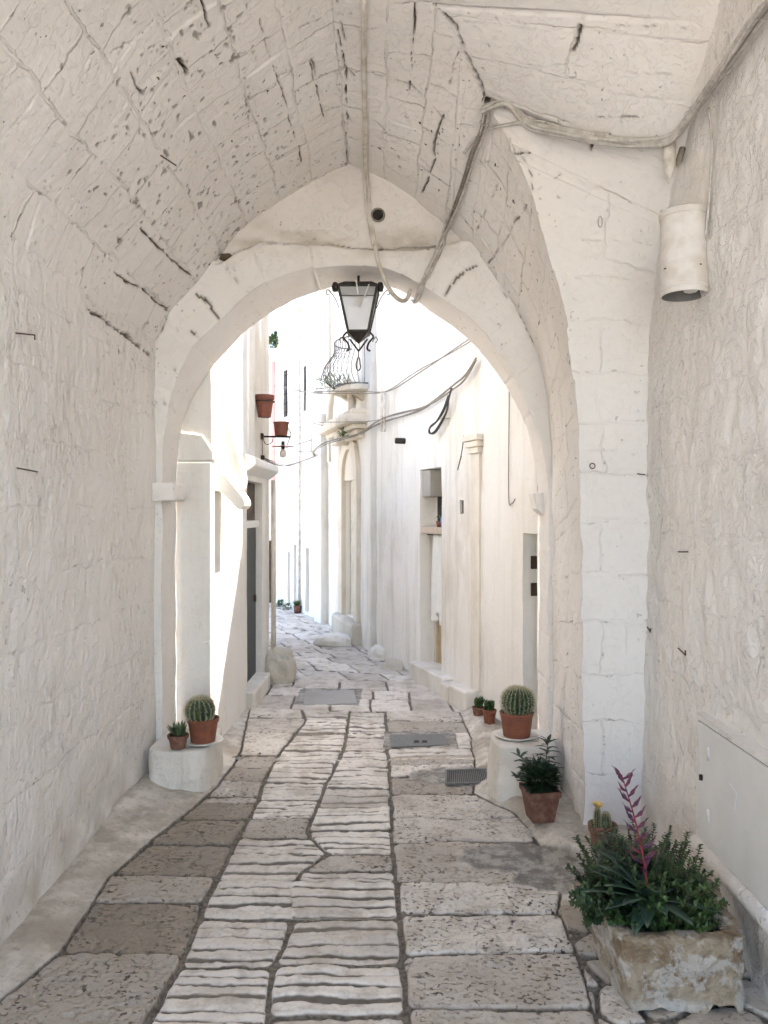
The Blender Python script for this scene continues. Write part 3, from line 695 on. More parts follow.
for c in range(4):
    m = (wx >= bs[c]) & (wx < bs[c + 1])
    if not m.any(): continue
    x, y = wx[m], wy[m]
    L = x - bs[c][m]; Rr = bs[c + 1][m] - x
    if c == 1: Rr = np.where(full[m], .3, Rr)
    if c == 2: L = np.where(full[m], .3, L)
    if c in (0,): pass
    rows = ROWS[c]; k = np.clip(np.searchsorted(rows, y) - 1, 0, len(rows) - 2)
    lo, hi = rows[k], rows[k + 1]
    # far stones split again across
    half = (y > 6.2)
    frac = .35 + .3 * _hash(k.astype(np.int64), np.full(k.shape, c), 0 * k, 44)
    wcol = L + Rr; split = L - wcol * frac
    isright = (split > 0) & half & (wcol > .35)
    L2 = np.where(half & (wcol > .35), np.where(isright, split, L), L); R2 = np.where(half & (wcol > .35), np.where(isright, Rr, -split), Rr)
    dx = np.minimum(L2, R2); dy = np.minimum(y - lo, hi - y)
    rad = .035
    ex = np.clip(rad - dx, 0, rad); ey = np.clip(rad - dy, 0, rad)
    dd = rad - np.hypot(ex, ey)
    gap = .002 + .005 * (fbm(x * 9, y * 9, 0 * x, 2, 105) + .3) + .001
    gcol = np.where(dx < dy, 1.0, .7)
    hh = sstep(0.0, .012, dd - gap * gcol * np.where((c == 1) & (L < Rr) & (dx < dy) & (y < 4.3), 1.7, 1.0))
    ids = (k * 7 + c * 31 + isright * 13).astype(np.int64)
    rnd = _hash(ids, ids * 0 + 3, ids * 0, 9); rnd2 = _hash(ids, ids * 0 + 5, ids * 0, 19); rnd3 = _hash(ids, ids * 0 + 8, ids * 0, 29)
    z = hh * .017 + (rnd - .5) * .010 * hh + (rnd2 - .5) * .03 * (x - bs[c][m]) * hh + (rnd3 - .5) * .05 * (y - lo) * hh
    ribbed = np.zeros(x.shape, bool)
    if c in (1, 2):
        ribbed = ~(((c == 1) & (k == np.searchsorted(rows, F * EYE / (830 - CY)) - 1)) | ((c == 2) & (k == np.searchsorted(rows, F * EYE / (863 - CY)) - 1))) & (y < 7.6)
    if c == 3: ribbed = (y > 5.0) & (y < 7.6) & (rnd2 > .35)
    nr = np.maximum(np.round((hi - lo) / (.056 + .034 * rnd3)), 2)
    ph = (y + .007 * fbm(x * 3.0, y * 3, 0 * x, 2, 107) + .0045 * fbm(x * 26, y * 20, 0 * x, 2, 142) - lo) / (hi - lo) * nr; ph = ph + .42 * vnoise(ph * .55, ids * 1.7, 0 * x, 143)
    rid = np.floor(ph).astype(np.int64); f = ph - np.floor(ph); a = np.abs(2 * f - 1)
    rh1 = _hash(rid, ids, 0 * ids, 140); rh2 = _hash(rid, ids, 0 * ids + 1, 140)
    wv = .46 + .28 * rh1 + .30 * fbm(x * 6, rid * 3.1 + ids, 0 * x, 4, 108)
    gro = sstep(wv, np.minimum(wv + .25, 1.02), a)
    chip = sstep(.18, .34, fbm(x * 9, y * 14, 0 * x, 3, 141)) * .6
    rh = (1 - gro) * (1 - .25 * a * a) * (.70 + .30 * rh2) * (1 - chip); gro = np.maximum(gro * (.75 + .25 * rh2), chip * .5) * (.78 + .22 * rnd)
    fadey = sstep(7.6, 6.0, y)
    z = np.where(ribbed, z - hh * (.013 * (1 - rh)) * fadey, z)
    z += hh * .009 * fbm(x * 7, y * 7, 0 * x, 4, 109) + .0035 * hh * fbm(x * 30, y * 30, 0 * x, 3, 110)
    # chisel pocks of the flat slabs
    pk = sstep(.26, .40, fbm(x * 26, y * 44, 0 * x, 3, 111)) * (~ribbed) * hh * (y < 5.3)
    z -= pk * .006
    H[m] = z; joint[m] = 1 - hh; rib[m] = np.where(ribbed, gro * hh * fadey, 0)
    tone[m] = rnd * .75 + .25 * rnd2 - (.60 if c == 0 else .0) * (y < 4.2) + np.where(ribbed, .50, .05)  # near left slabs: brown stone, plus passage shade put into the tone
    pock[m] = np.where(ribbed, 0.0, 1.0) * (y < 6)
FRW = [6.15]
while FRW[-1] < 15: FRW.append(FRW[-1] + rng.uniform(.24, .46))
FRW = np.array(FRW)
mF = (wy > FRW[0]) & (wx > LE(Y)) & (wx < RE(Y))
x, y = wx[mF], wy[mF]; kf = np.clip(np.searchsorted(FRW, y) - 1, 0, len(FRW) - 2).astype(np.int64)
lat = x - LE(Y[mF]) + .35 * _hash(kf, 0 * kf + 2, 0 * kf, 71); cw = .30 + .22 * _hash(kf, 0 * kf + 4, 0 * kf, 72); ci = np.floor(lat / cw).astype(np.int64)
ddx = np.minimum(lat / cw - ci, ci + 1 - lat / cw) * cw; ddy = np.minimum(y - FRW[kf], FRW[kf + 1] - y); dd = np.minimum(ddx, ddy)
hh = sstep(0, .014, dd - .004 - .004 * fbm(x * 8, y * 8, 0 * x, 2, 73)); rn = _hash(kf, ci, 0 * kf, 74); rn2 = _hash(kf, ci, 0 * kf + 1, 74)
H[mF] = hh * (.016 + .008 * (rn - .5) + .05 * (rn2 - .5) * (y - FRW[kf])) + .006 * hh * fbm(x * 7, y * 7, 0 * x, 3, 75)
joint[mF] = (1 - hh) * .8; tone[mF] = .45 + .7 * rn; pock[mF] = .3; rib[mF] = 0
# cement edges
mL = (wx < bs[0]); dl = bs[0] - wx
mR = (wx >= bs[4]); dr = wx - bs[4]
rim = .03 * fbm(X * 4, Y * 4, 0 * X, 3, 120)
H = np.where(mL, .018 + .030 * sstep(0, .16, dl) + rim * .3 + .05 * sstep(.18, .36, dl), H)
H = np.where(mR, .010 + .050 * sstep(-.01, .10, dr) * sstep(2.9, 3.5, Y) + rim * .35 + .012 * fbm(X * 12, Y * 12, 0 * X, 3, 121), H)
for mm, dd_ in ((mL, dl), (mR, dr)):
    joint = np.where(mm, sstep(.012, 0, dd_) * .5, joint); cem = np.where(mm, 1, cem); tone = np.where(mm, .5 + .5 * fbm(X * 3, Y * 3, 0 * X, 3, 122), tone)
# broken small stones beside the trough
mS = mR & (Y < 3.1)
def worley(x, y, sd_):
    ix, iy = np.floor(x).astype(np.int64), np.floor(y).astype(np.int64); d1 = np.full(x.shape, 9.); d2 = d1.copy(); idd = np.zeros(x.shape)
    for a in (-1, 0, 1):
        for b in (-1, 0, 1):
            cx_, cy_ = ix + a, iy + b; px_ = cx_ + .15 + .7 * _hash(cx_, cy_, 0 * cx_, sd_); py_ = cy_ + .15 + .7 * _hash(cx_, cy_, 0 * cx_ + 1, sd_)
            d = np.hypot(x - px_, y - py_); h_ = _hash(cx_, cy_, 0 * cx_ + 2, sd_); nb = d < d1
            d2 = np.where(nb, d1, np.minimum(d2, d)); idd = np.where(nb, h_, idd); d1 = np.where(nb, d, d1)
    return d2 - d1, idd
we, wid = worley(wx / .24 + .8 * fbm(X * 2, Y * 2, 0 * X, 2, 128), wy / .17 + .8 * fbm(X * 2, Y * 2, 0 * X, 2, 129), 5)
hs = sstep(.03, .20, we)
H = np.where(mS, hs * .020 + .006 * fbm(X * 10, Y * 10, 0 * X, 3, 125), H); joint = np.where(mS, 1 - hs, joint); cem = np.where(mS, 0, cem); pock = np.where(mS, .6, pock)
tone = np.where(mS, wid, tone)
# grey cement repair round the old cover, bed round the grating
def blob(cx, cy, rx, ry, sd):
    q = np.hypot((X - cx) / rx, (Y - cy) / ry) + .35 * fbm(X * 7, Y * 7, 0 * X, 3, sd)
    return sstep(1.05, .95, q)
c1 = G(520, 862); pb = np.maximum(blob(c1[0], c1[1], .27, .15, 130), np.maximum(blob(*G(560, 880), .20, .13, 131), .0))
c2 = G(455, 779); pb2 = blob(c2[0] + .0, c2[1], .27, .16, 132) * sstep(.10, .13, X)
def rect(x0, y0, x1, y1, m_):
    a_, b_ = G(x0, y1), G(x1, y0); w_ = .012 * fbm(X * 9, Y * 9, 0 * X, 2, 150)
    xa, xb, ya_, yb_ = min(a_[0], G(x0, y0)[0]) - m_, max(b_[0], G(x1, y1)[0]) + m_, a_[1] - m_, b_[1] + m_
    return ((X + w_ > xa) & (X + w_ < xb) & (Y + w_ > ya_) & (Y + w_ < yb_)).astype(float)
patch = np.maximum.reduce([pb, pb2, rect(389, 735, 450, 748, .035), rect(304, 691, 356, 706, .03)])
H = H * (1 - patch) + patch * (.020 + .005 * fbm(X * 14, Y * 14, 0 * X, 3, 133) - .004 * sstep(.02, .0, np.abs(np.hypot((X - c1[0]) / 1.25, Y - c1[1]) - .08)))
joint *= 1 - patch; rib *= 1 - patch; pock *= 1 - patch
H = np.clip(H, -.01, .3)
V = np.stack([X, Y, H], -1)
def paving_mat():
    n = NT('worn_limestone')
    j = n.attr('joint'); tn = n.attr('tone'); pk = n.attr('pock'); ce = n.attr('cem'); rb = n.attr('rib'); pa = n.attr('patch')
    f1 = n.noise(9, 6, 0.65); f2 = n.noise(48, 5, 0.65); f3 = n.noise(2.2, 4, 0.6)
    c = n.mix(n.ramp(tn, -0.4, 1.3), (0.26, 0.215, 0.168), (0.77, 0.71, 0.635))
    c = n.mix(n.ramp(f1, 0.46, 0.64, 0, 0.55), c, (0.40, 0.335, 0.265))
    c = n.mix(n.ramp(f2, 0.52, 0.70, 0, n.ramp(tn, .6, 1.2, .5, .18)), c, (0.24, 0.20, 0.16))
    st = n.node('ShaderNodeMapping', {0: n.pos, 'Rotation': (0, 0, .25), 'Scale': (46, 62, 46)})
    p = n.noise(1.0, 4, 0.6, vec=st, dist=0.3)
    big = n.ramp(n.noise(4.5, 4, 0.7), 0.36, 0.60)
    pm = n.math('MULTIPLY', n.math('MULTIPLY', n.ramp(p, 0.565, 0.60), pk), big, clamp=True)
    c = n.mix(n.math('MULTIPLY', pm, .92), c, (0.07, 0.055, 0.042))
    c = n.mix(n.math('MULTIPLY', n.ramp(rb, 0.20, .75), 0.92), c, (0.11, 0.092, 0.072))
    cemc = n.mix(n.ramp(f1, 0.35, 0.65), (0.66, 0.61, 0.54), (0.42, 0.375, 0.315))
    cemc = n.mix(n.ramp(f3, .42, .64, 0, .7), cemc, (.36, .315, .26))
    cemc = n.mix(n.ramp(f2, .56, .68, 0, .5), cemc, (.22, .19, .155))
    c = n.mix(ce, c, cemc)
    c = n.mix(pa, c, n.mix(n.ramp(n.noise(14, 6, 0.7), .4, .62), (0.17, 0.155, 0.135), (0.38, 0.355, 0.315)))
    jc = n.mix(n.ramp(f2, 0.35, 0.65), (0.10, 0.082, 0.066), (0.22, 0.19, 0.155))
    c = n.mix(n.ramp(f3, .47, .66, 0, .38), c, (0.30, 0.25, 0.195))
    c = n.mix(n.ramp(j, 0.20, 0.75), c, jc)
    h = n.math('SUBTRACT', n.math('ADD', n.math('MULTIPLY', f2, .5), f1), n.math('MULTIPLY', pm, .9))
    ro = n.math('ADD', n.ramp(f1, 0.3, 0.7, 0.50, 0.72), n.math('MULTIPLY', n.math('MAXIMUM', j, ce), .3), clamp=True)
    return n.set(Base_Color=c, Roughness=ro, Specular_IOR_Level=0.38, Normal=n.bump(h, 0.9, 0.011))
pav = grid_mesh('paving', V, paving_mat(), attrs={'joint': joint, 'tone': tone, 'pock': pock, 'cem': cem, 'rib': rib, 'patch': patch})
pav['kind'] = 'structure'
gr = MB(); gr.add([(-80, -80, -.03), (80, -80, -.03), (80, 90, -.03), (-80, 90, -.03)], [(0, 1, 2, 3)])
go = gr.build('ground', plaster('ground_lime', (.62, .57, .50), (.55, .50, .43), dirt=False)); go['kind'] = 'structure'
# paving behind the viewpoint continues as one sheet
gb = MB(); gb.add([(-1.6, -6, .012), (1.5, -6, .012), (1.4, 1.72, .012), (-1.55, 1.72, .012)], [(0, 1, 2, 3)])
gb2 = gb.build('pavement', simple('plain_paving', (.50, .46, .40), .6, 0, .25, 6)); gb2['kind'] = 'structure'

# covers in the paving
def quad_at(pxs, h):
    out = []
    for (x, y) in pxs:
        Yd = F * (EYE - h) / (y - CY); out.append(((x - CX) / F * Yd, Yd, h))
    return out
mb = MB(); q = quad_at([(391, 748), (450, 746), (444, 735), (389, 736)], .017); mb.prism(q, (0, 0, .010))
o = mb.build('manhole_cover', M['grey_metal'], smooth=False, bevel=.003); tag(o, 'plain dark grey metal manhole cover set flat in the paving mid-lane', 'manhole cover')
for k in range(2):
    q = quad_at([(414 + 8 * k, 742.6), (419 + 8 * k, 742.6), (419 + 8 * k, 740.6), (414 + 8 * k, 740.6)], .0275); MB().prism(q, (0, 0, .004)).build('lift_slot', M['iron'], o, smooth=False)
g_root = root('drain_grating', 'small ribbed grey drain grating beside the white plinth on the right', 'drain grating', (.36, 4.65, .02))
q = quad_at([(446, 785), (489, 784), (486, 771), (446, 772)], .018)
MB().prism(q, (0, 0, .005)).build('grating_bed', M['iron'], g_root, smooth=False)
a, b, c_, d_ = [np.array(p) for p in q]
mb = MB()
for k in range(22):
    tt = (k + .5) / 22; p0 = a * (1 - tt) + b * tt; p1 = d_ * (1 - tt) + c_ * tt
    mb.tube([p0 + (0, 0, .008), p1 + (0, 0, .008)], .0032, 4)
mb.build('slats', M['grey_metal'], g_root, smooth=False)
mb = MB()
for p0, p1 in ((a, b), (b, c_), (c_, d_), (d_, a)): mb.tube([p0 + (0, 0, .008), p1 + (0, 0, .008)], .008, 4)
mb.build('rim', M['grey_metal'], g_root, smooth=False)
q = quad_at([(303, 706), (357, 704), (354, 691), (305, 692)], .014)
o = MB().prism(q, (0, 0, .010)).build('stone_cover', plaster('cover_stone', (.42, .40, .37), (.33, .315, .29), pock=.5, dirt=False), smooth=False, bevel=.004); tag(o, 'dark grey stone cover slab with worn face, farthest cover along the lane', 'cover slab')

# ================================================================== STREET HOUSES
def on_line(p0, p1, px):
    """u (metres along) and Y where the plan line p0-p1 is seen at pixel px"""
    k = (px - CX) / F; dx, dy = p1[0] - p0[0], p1[1] - p0[1]; L = math.hypot(dx, dy)
    s = (k * p0[1] - p0[0]) / (dx - k * dy); return s * L, p0[1] + s * dy
def hz(py, Y): return EYE - (py - CY) / F * Y
class Facade:
    def __init__(self, parent, name, p0, p1, h1, mat, openings=(), thick=.6, amp=.008, step=.09, h0=-.05, side=None, backmat=None):
        self.p0 = np.array(p0, float); p1 = np.array(p1, float); d = p1 - self.p0; self.L = np.linalg.norm(d); self.d = d / self.L
        n = np.array([self.d[1], -self.d[0]]); tw = np.array(side if side is not None else (-.3, 3.0))
        if np.dot(tw - self.p0, n) < 0: n = -n
        self.n = n; self.parent = parent
        us = sorted(set([0, self.L] + [o[0] for o in openings] + [o[1] for o in openings])); vs = sorted(set([h0, h1] + [o[2] for o in openings] + [o[3] for o in openings]))
        def refine(a):
            out = []
            for x, y in zip(a[:-1], a[1:]):
                k = max(1, int(math.ceil((y - x) / step))); out += [x + (y - x) * i / k for i in range(k)]
            return np.array(out + [a[-1]])
        us, vs = refine(us), refine(vs)
        U, W = np.meshgrid(us, vs, indexing='ij')
        base = self.p0[None, None, :] + U[..., None] * self.d
        disp = amp * (fbm(base[..., 0] * 3 + 7, base[..., 1] * 3, W * 3, 3, 200) + .6 * fbm(base[..., 0] * 9, base[..., 1] * 9, W * 7, 3, 201))
        base = base + self.n * disp[..., None]
        mb = MB(); nu_, nv = U.shape
        mb.v = [(base[i, j, 0], base[i, j, 1], W[i, j]) for i in range(nu_) for j in range(nv)]
        ccw = (self.d[0] * self.n[1] - self.d[1] * self.n[0]) < 0
        for i in range(nu_ - 1):
            for j in range(nv - 1):
                uc, vc = (us[i] + us[i + 1]) / 2, (vs[j] + vs[j + 1]) / 2
                if any(o[0] < uc < o[1] and o[2] < vc < o[3] for o in openings): continue
                f = (i * nv + j, (i + 1) * nv + j, (i + 1) * nv + j + 1, i * nv + j + 1); mb.f.append(f if ccw else f[::-1])
        self.openings = openings
        def near(a, v): return int(np.argmin(np.abs(a - v)))
        for o in openings:
            u0, u1, v0, v1, dep = o[:5]
            i0, i1, j0, j1 = near(us, u0), near(us, u1), near(vs, v0), near(vs, v1)
            path = [(i, j0) for i in range(i0, i1)] + [(i1, j) for j in range(j0, j1)] + [(i, j1) for i in range(i1, i0, -1)] + [(i0, j) for j in range(j1, j0, -1)]
            bi = len(mb.v)
            for (i, j) in path:
                p = base[i, j] - self.n * dep; mb.v.append((p[0], p[1], W[i, j]))
            m = len(path)
            for k in range(m):
                a_, b_ = path[k], path[(k + 1) % m]
                mb.f.append((a_[0] * nv + a_[1], bi + k, bi + (k + 1) % m, b_[0] * nv + b_[1]))
            if not (len(o) > 5 and o[5] == 'open'): mb.f.append(tuple(bi + k for k in range(m)))
        # ends, top, back
        T = thick
        A0 = self.p0; A1 = p1; B0 = self.p0 - n * T; B1 = p1 - n * T
        for a_, b_ in ((A0, B0), (B0, B1), (B1, A1)):
            mb.add([(a_[0], a_[1], h0), (b_[0], b_[1], h0), (b_[0], b_[1], h1), (a_[0], a_[1], h1)], [(0, 1, 2, 3)])
        mb.add([(*A0, h1), (*A1, h1), (*B1, h1), (*B0, h1)], [(0, 1, 2, 3)])
        self.o = mb.build(name, mat, parent, smooth=False)
        me = self.o.data
        fl = [p.index < (nu_ - 1) * (nv - 1) - 0 for p in me.polygons]
        me.polygons.foreach_set('use_smooth', [i < len(me.polygons) - 4 and len(me.polygons[i].vertices) == 4 for i in range(len(me.polygons))])
        me.shade_smooth() if False else None
        m = self.o.modifiers.new('split', 'EDGE_SPLIT'); m.split_angle = R(45)
    def pt(self, u, v, d=0.0):
        p = self.p0 + self.d * u - self.n * d; return np.array([p[0], p[1], v])
    def panel(self, name, mat, u0, u1, v0, v1, d0, d1, parent=None, bevel=0):
        poly = [self.pt(u0, v0, d0), self.pt(u1, v0, d0), self.pt(u1, v1, d0), self.pt(u0, v1, d0)]
        n3 = np.array([self.n[0], self.n[1], 0]) * (d0 - d1)
        mb = MB().prism(poly, n3); return mb.build(name, mat, parent or self.parent, smooth=False, bevel=bevel)
    def px(self, pxa): return on_line(self.p0, self.p0 + self.d * self.L, pxa)

# --- left: plaster house beside the arch with pilaster, scroll and doorway
XLW = -1.157
hl = root('left_house', 'white house directly beyond the arch on the left with scroll bracket and dark doorway', 'house', (XLW, 5.6, 0))
f = Facade(hl, 'wall', (XLW, YB + .02), (XLW, 6.20), 5.4, M['extclean'], thick=.9, step=.06, amp=.006, side=(0, 5.5))  # unseen upper part extended to catch more sun for the lane
# pilaster at the foot of the arch
mb = MB().box((-1.42, YB + .006, -.05), (XLW + .010, YB + .09, 1.928)); mb.build('pilaster', M['extclean'], hl, bevel=.012)
mb = MB(); mb.prism([(-1.42, YB + .008, 1.93), (XLW + .022, YB + .008, 1.93), (XLW + .022, YB + .008, 1.99), (XLW - .05, YB + .008, 2.10), (-1.42, YB + .008, 2.13)], (0, .12, 0)); mb.build('pilaster_cap', M['extclean'], hl, bevel=.01)
def yz(px, py, Xp):
    Y = max(Xp * F / (px - CX), YB + .03); return (Xp, Y, EYE - (py - CY) / F * Y)
def scroll(pts, x0, x1, name):
    c = catmull([Vector(yz(a, b, x1)) for a, b in pts] , 5)
    poly = [(x0, p.y, p.z) for p in c[:-1]]
    o = MB().prism(poly, (x1 - x0, 0, 0)).build(name, M['extclean'], hl, smooth=False, bevel=.016)
    return o
def bracket_scroll(pts, Yf, dep, name):
    c = catmull([Vector(P(a, b, Yf)) for a, b in pts], 5)
    o = MB().prism([tuple(p) for p in c[:-1]], (0, dep, 0)).build(name, M['extclean'], hl, smooth=False, bevel=.014); return o
bracket_scroll([(206, 474), (211, 450), (212, 425), (216, 415), (222, 415), (229, 424), (236, 445), (243, 472), (243, 487), (236, 491), (226, 486), (206, 480)], YB + .16, .14, 'scroll')
bracket_scroll([(206, 488), (207, 478), (214, 474), (224, 475), (234, 486), (244, 499), (244, 507), (238, 509), (229, 500), (220, 492), (212, 491), (206, 488)], YB + .10, .22, 'scroll')
# doorway block, lower
ya, yb2 = 6.20, 7.30
u0, Y0 = on_line((XLW, ya), (XLW, yb2), 247); u1, Y1 = on_line((XLW, ya), (XLW, yb2), 262.5)
fd = Facade(hl, 'porch_wall', (XLW, ya), (XLW, yb2), 1.93, M['exthouse'], openings=[(.03, u1, .14, 1.86, .11)], thick=.9, step=.06, amp=.006, side=(0, 6))
dr_ = fd.panel('door', M['greendoor'], .035, u1 - .005, .14, 1.46, .06, .10)
fd.panel('door_rail', M['shutter'], .04, u1 - .02, .14, 1.46, .12, .13) if False else None
MB().tube([tuple(fd.pt(u1 - .10, .80, .05)), tuple(fd.pt(u1 - .10, .86, .05))], .012, 6).build('handle', M['rust'], dr_)
fd.panel('transom', M['brownrecess'], .035, u1 - .005, 1.53, 1.855, .07, .10)
fd.panel('transom_bar', M['extclean'], .035, u1 - .005, 1.465, 1.525, .03, .105)
mb = MB(); mb.prism([(XLW, 6.06, 1.90), (XLW + .10, 6.06, 1.97), (XLW + .10, 6.06, 2.03), (XLW, 6.06, 2.07)], (0, 1.27, 0)); mb.build('door_hood', M['extclean'], hl, bevel=.01)
MB().box((XLW - .3, 6.20, -.02), (XLW + .07, 7.0, .145)).build('doorstep', M['plinth'], hl, bevel=.015)
MB().tube([(XLW + .035, 6.235, 1.98), (XLW + .035, 6.235, 5.3)], .030, 10).build('downpipe', M['pipe'], hl)
MB().tube([(XLW + .06, 7.25, .03), (XLW + .06, 7.25, 1.9)], .022, 8).build('corner_pipe', M['ochre'], hl)

def boulder(name, c, r, mat, seed, label, cat, squash=(1, 1, 1), group=None):
    nn, mm = 36, 48
    th = np.linspace(0.02, math.pi - .02, nn); ph = np.linspace(0, 2 * math.pi, mm)
    T_, P_ = np.meshgrid(th, ph, indexing='ij')
    D = np.stack([np.sin(T_) * np.cos(P_), np.sin(T_) * np.sin(P_), np.cos(T_)], -1)
    pw = .80; Ds = np.sign(D) * np.abs(D) ** pw
    rr = 1 + .30 * fbm(D[..., 0] * 1.5 + seed, D[..., 1] * 1.5, D[..., 2] * 1.5, 3, seed) + .05 * fbm(D[..., 0] * 6, D[..., 1] * 6, D[..., 2] * 6, 3, seed)
    V = Ds * rr[..., None] * np.array(r) + np.array(c)
    V[..., 2] = np.maximum(V[..., 2], -.03)
    o = grid_mesh(name, V, mat, flip=False); tag(o, label, cat, group); return o
boulder('guard_stone', (-1.02, 7.22, .12), (.13, .14, .21), M['boulder'], 3, 'rounded weathered guard stone at the left house corner beside a doorstep', 'guard stone')

# --- beige house behind
h2 = root('beige_house', 'beige rendered house on the left carrying the small black street lamp', 'house', (-1.5, 8.6, 0))
f2 = Facade(h2, 'wall', (-1.47, 7.55), (-1.47, 9.35), 5.6, M['beige'], thick=1.6, step=.1, side=(0, 8))  # wall carried up out of view to darken the far lane
mb = MB(); mb.prism([(-1.50, 7.55, 5.6), (-1.50, 9.35, 5.6), (-1.50, 8.9, 5.9), (-1.50, 8.3, 6.15), (-1.50, 7.55, 6.4)], (-.5, 0, 0)); mb.build('gable', M['beige'], h2, smooth=False)
MB().box((-1.475, 7.56, -.02), (-1.44, 8.2, 5.6)).build('corner_strip', M['extclean'], h2, smooth=False)
# --- pink house closing the lane
h3 = root('pink_house', 'pale pink house closing the far end of the lane behind a pink drainpipe', 'house', (-2.6, 13.45, 0))
f3 = Facade(h3, 'wall', (-6.0, 13.40), (-1.85, 13.40), 4.35, M['pinkwall'], openings=[(6.0 - 2.17, 6.0 - 2.04, 0, 1.1, .12)], thick=1.5, step=.15, side=(-2, 8))
f3.panel('door', M['brownrecess'], 6.0 - 2.17, 6.0 - 2.04, 0, 1.1, .08, .11)
MB().tube([(-2.0, 13.34, .02), (-2.0, 13.34, 4.2)], .045, 8).build('drainpipe', M['pink'], h3)

# --- right side
p_r1a, p_r1b = (.95, YB + .003), (.735, 6.05)
h4 = root('low_house', 'low white house just beyond the arch on the right with a narrow doorway', 'house', (.9, 5.5, 0))
u523, Y523 = on_line(p_r1a, p_r1b, 523)
f4 = Facade(h4, 'wall', p_r1a, p_r1b, 4.6, M['extclean'], openings=[(.01, u523, .06, hz(533, Y523), .35)], thick=.9, step=.05, amp=.009, side=(0, 5.5))  # upper wall, out of view, raised to shade the lane floor
for py_ in (562, 589):
    MB().prism([f4.pt(u523 + .001, hz(py_ + 7, Y523), .055), f4.pt(u523 + .001, hz(py_ + 7, Y523), .10), f4.pt(u523 + .001, hz(py_ - 6, Y523), .10), f4.pt(u523 + .001, hz(py_ - 6, Y523), .055)], tuple(np.r_[-f4.d * .012, 0])).build('hinge_socket', M['rust'], h4, smooth=False)
mb = MB(); mb.prism([(.95, YB + .003, 4.6), (.735, 6.05, 4.6), (.735, 6.05, 5.5)], (.9, .1, 0)); mb.build('roof', M['extclean'], h4, smooth=False)  # unseen sloped wedge, added to slant the sun's edge on the left wall
# shallow blind arch and leaning strut seen under the arch
MB().tube(catmull([tuple(f4.pt(.50, 3.2, -.012)), tuple(f4.pt(.50, 2.4, -.012)), tuple(f4.pt(.51, 1.72, -.012)), tuple(f4.pt(.45, 1.66, -.012)), tuple(f4.pt(.38, 1.69, -.012))], 4), .004, 5).build('wall_wire', M['cabled'], h4)

p_a, p_b = (.745, 6.06), (-.15, 8.62)
h5 = root('door_house', 'tall white house on the right with ochre door and stone pilaster', 'house', (.3, 7.3, 0))
ua, Ya = on_line(p_a, p_b, 441.5); ub, Yb_ = on_line(p_a, p_b, 420)
uv0, Yv = on_line(p_a, p_b, 463.5); uv1, _ = on_line(p_a, p_b, 460)
f5 = Facade(h5, 'wall', p_a, p_b, 7.2, M['exthouse'], openings=[(ua, ub, .17, hz(470, Yb_), .17), (uv0, uv1, hz(514, Yv), hz(500, Yv), .2)], thick=1.4, step=.07, amp=.010, side=(-1.2, 7))  # top out of view, made taller to shade the beige house
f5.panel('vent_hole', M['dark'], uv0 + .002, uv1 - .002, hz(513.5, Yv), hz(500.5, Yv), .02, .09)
dh = hz(531, Ya + .1)
dpan = f5.panel('door', M['wood'], ua + .002, ub - .12, .17, dh - .03, .14, .165)
for v0, v1 in ((.25, .62), (.72, 1.35)): f5.panel('door_panel', M['ochre'], ua + .10, ub - .22, v0, v1, .125, .14, dpan)
f5.panel('door_frame', M['palewood'], ub - .12, ub - .07, .17, dh - .03, .12, .165)
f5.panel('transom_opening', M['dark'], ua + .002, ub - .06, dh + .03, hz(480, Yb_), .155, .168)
f5.panel('transom_sill', M['palewood'], ua + .004, ub - .002, dh - .03, dh + .03, .01, .168, bevel=.006)
f5.panel('lintel_stone', M['greystone'], ub - .20, ub - .002, hz(497, Yb_), hz(470.5, Yb_), .02, .168, bevel=.01)
f5.panel('doorstep', M['plinth'], ua - .25, ub + .05, -.02, .172, -.10, .168, bevel=.015)
f5.panel('base_block', M['plinth'], .10, .42, -.02, .17, -.13, .05, bevel=.02)
f5.panel('base_ledge', M['plinth'], .42, ua - .26, -.02, .15, -.13, .05, bevel=.02)
f5.panel('pilaster', M['palepil'], .06, .22, .17, 2.07, -.022, .02, bevel=.006)
for k, (e, v) in enumerate(((.015, 2.07), (.035, 2.12), (.055, 2.17))): f5.panel('capital', M['palepil'], .06 - e, .22 + e, v, v + .048, -.03 - e * .7, .02, bevel=.006)
# hanging cloth
def cloth(f_, u0, u1, v0, v1, d, mat, name):
    nu_, nv = 40, 30; U = np.linspace(u0, u1, nu_)[:, None]; W = np.linspace(v0, v1, nv)[None, :]
    k = (W - v0) / (v1 - v0)
    Uu = U + (U - (u0 + u1) / 2) * (.0 - .45 * k) + 0 * W
    D = d + .022 * np.sin((U - u0) / (u1 - u0) * 22 + .8 * k) * (1.1 - .4 * k) + .012 * fbm(U * 9 + 0 * W, W * 4 + 0 * U, 0 * U * W, 2, 4)
    Wv = W + .05 * np.sin(U * 31) * (1 - k) + 0 * U
    p = f_.p0[None, None, :] + f_.d * Uu[..., None] - f_.n * D[..., None]
    V = np.concatenate([p, Wv[..., None]], -1); o = grid_mesh(name, V, mat)
    m = o.modifiers.new('thick', 'SOLIDIFY'); m.thickness = .004
    return o
ck = cloth(f5, ua + .04, ub - .13, .62, dh - .04, .06, M['cloth'], 'door_cloth'); tag(ck, 'long white cloth hanging over the ochre door', 'cloth')
cr = root('hanging_rail', 'thin rail holding the white cloth in the doorway', 'curtain rail', tuple(f5.pt(ua, dh - .05, .08)))
MB().tube([tuple(f5.pt(ua, dh - .045, .08)), tuple(f5.pt(ub, dh - .045, .08))], .006, 6).build('rail', M['iron'], cr)
bp = root('blue_cup', 'small blue plastic cup on the sill above the ochre door', 'cup', tuple(f5.pt(ua + .13, dh + .031, .08)))
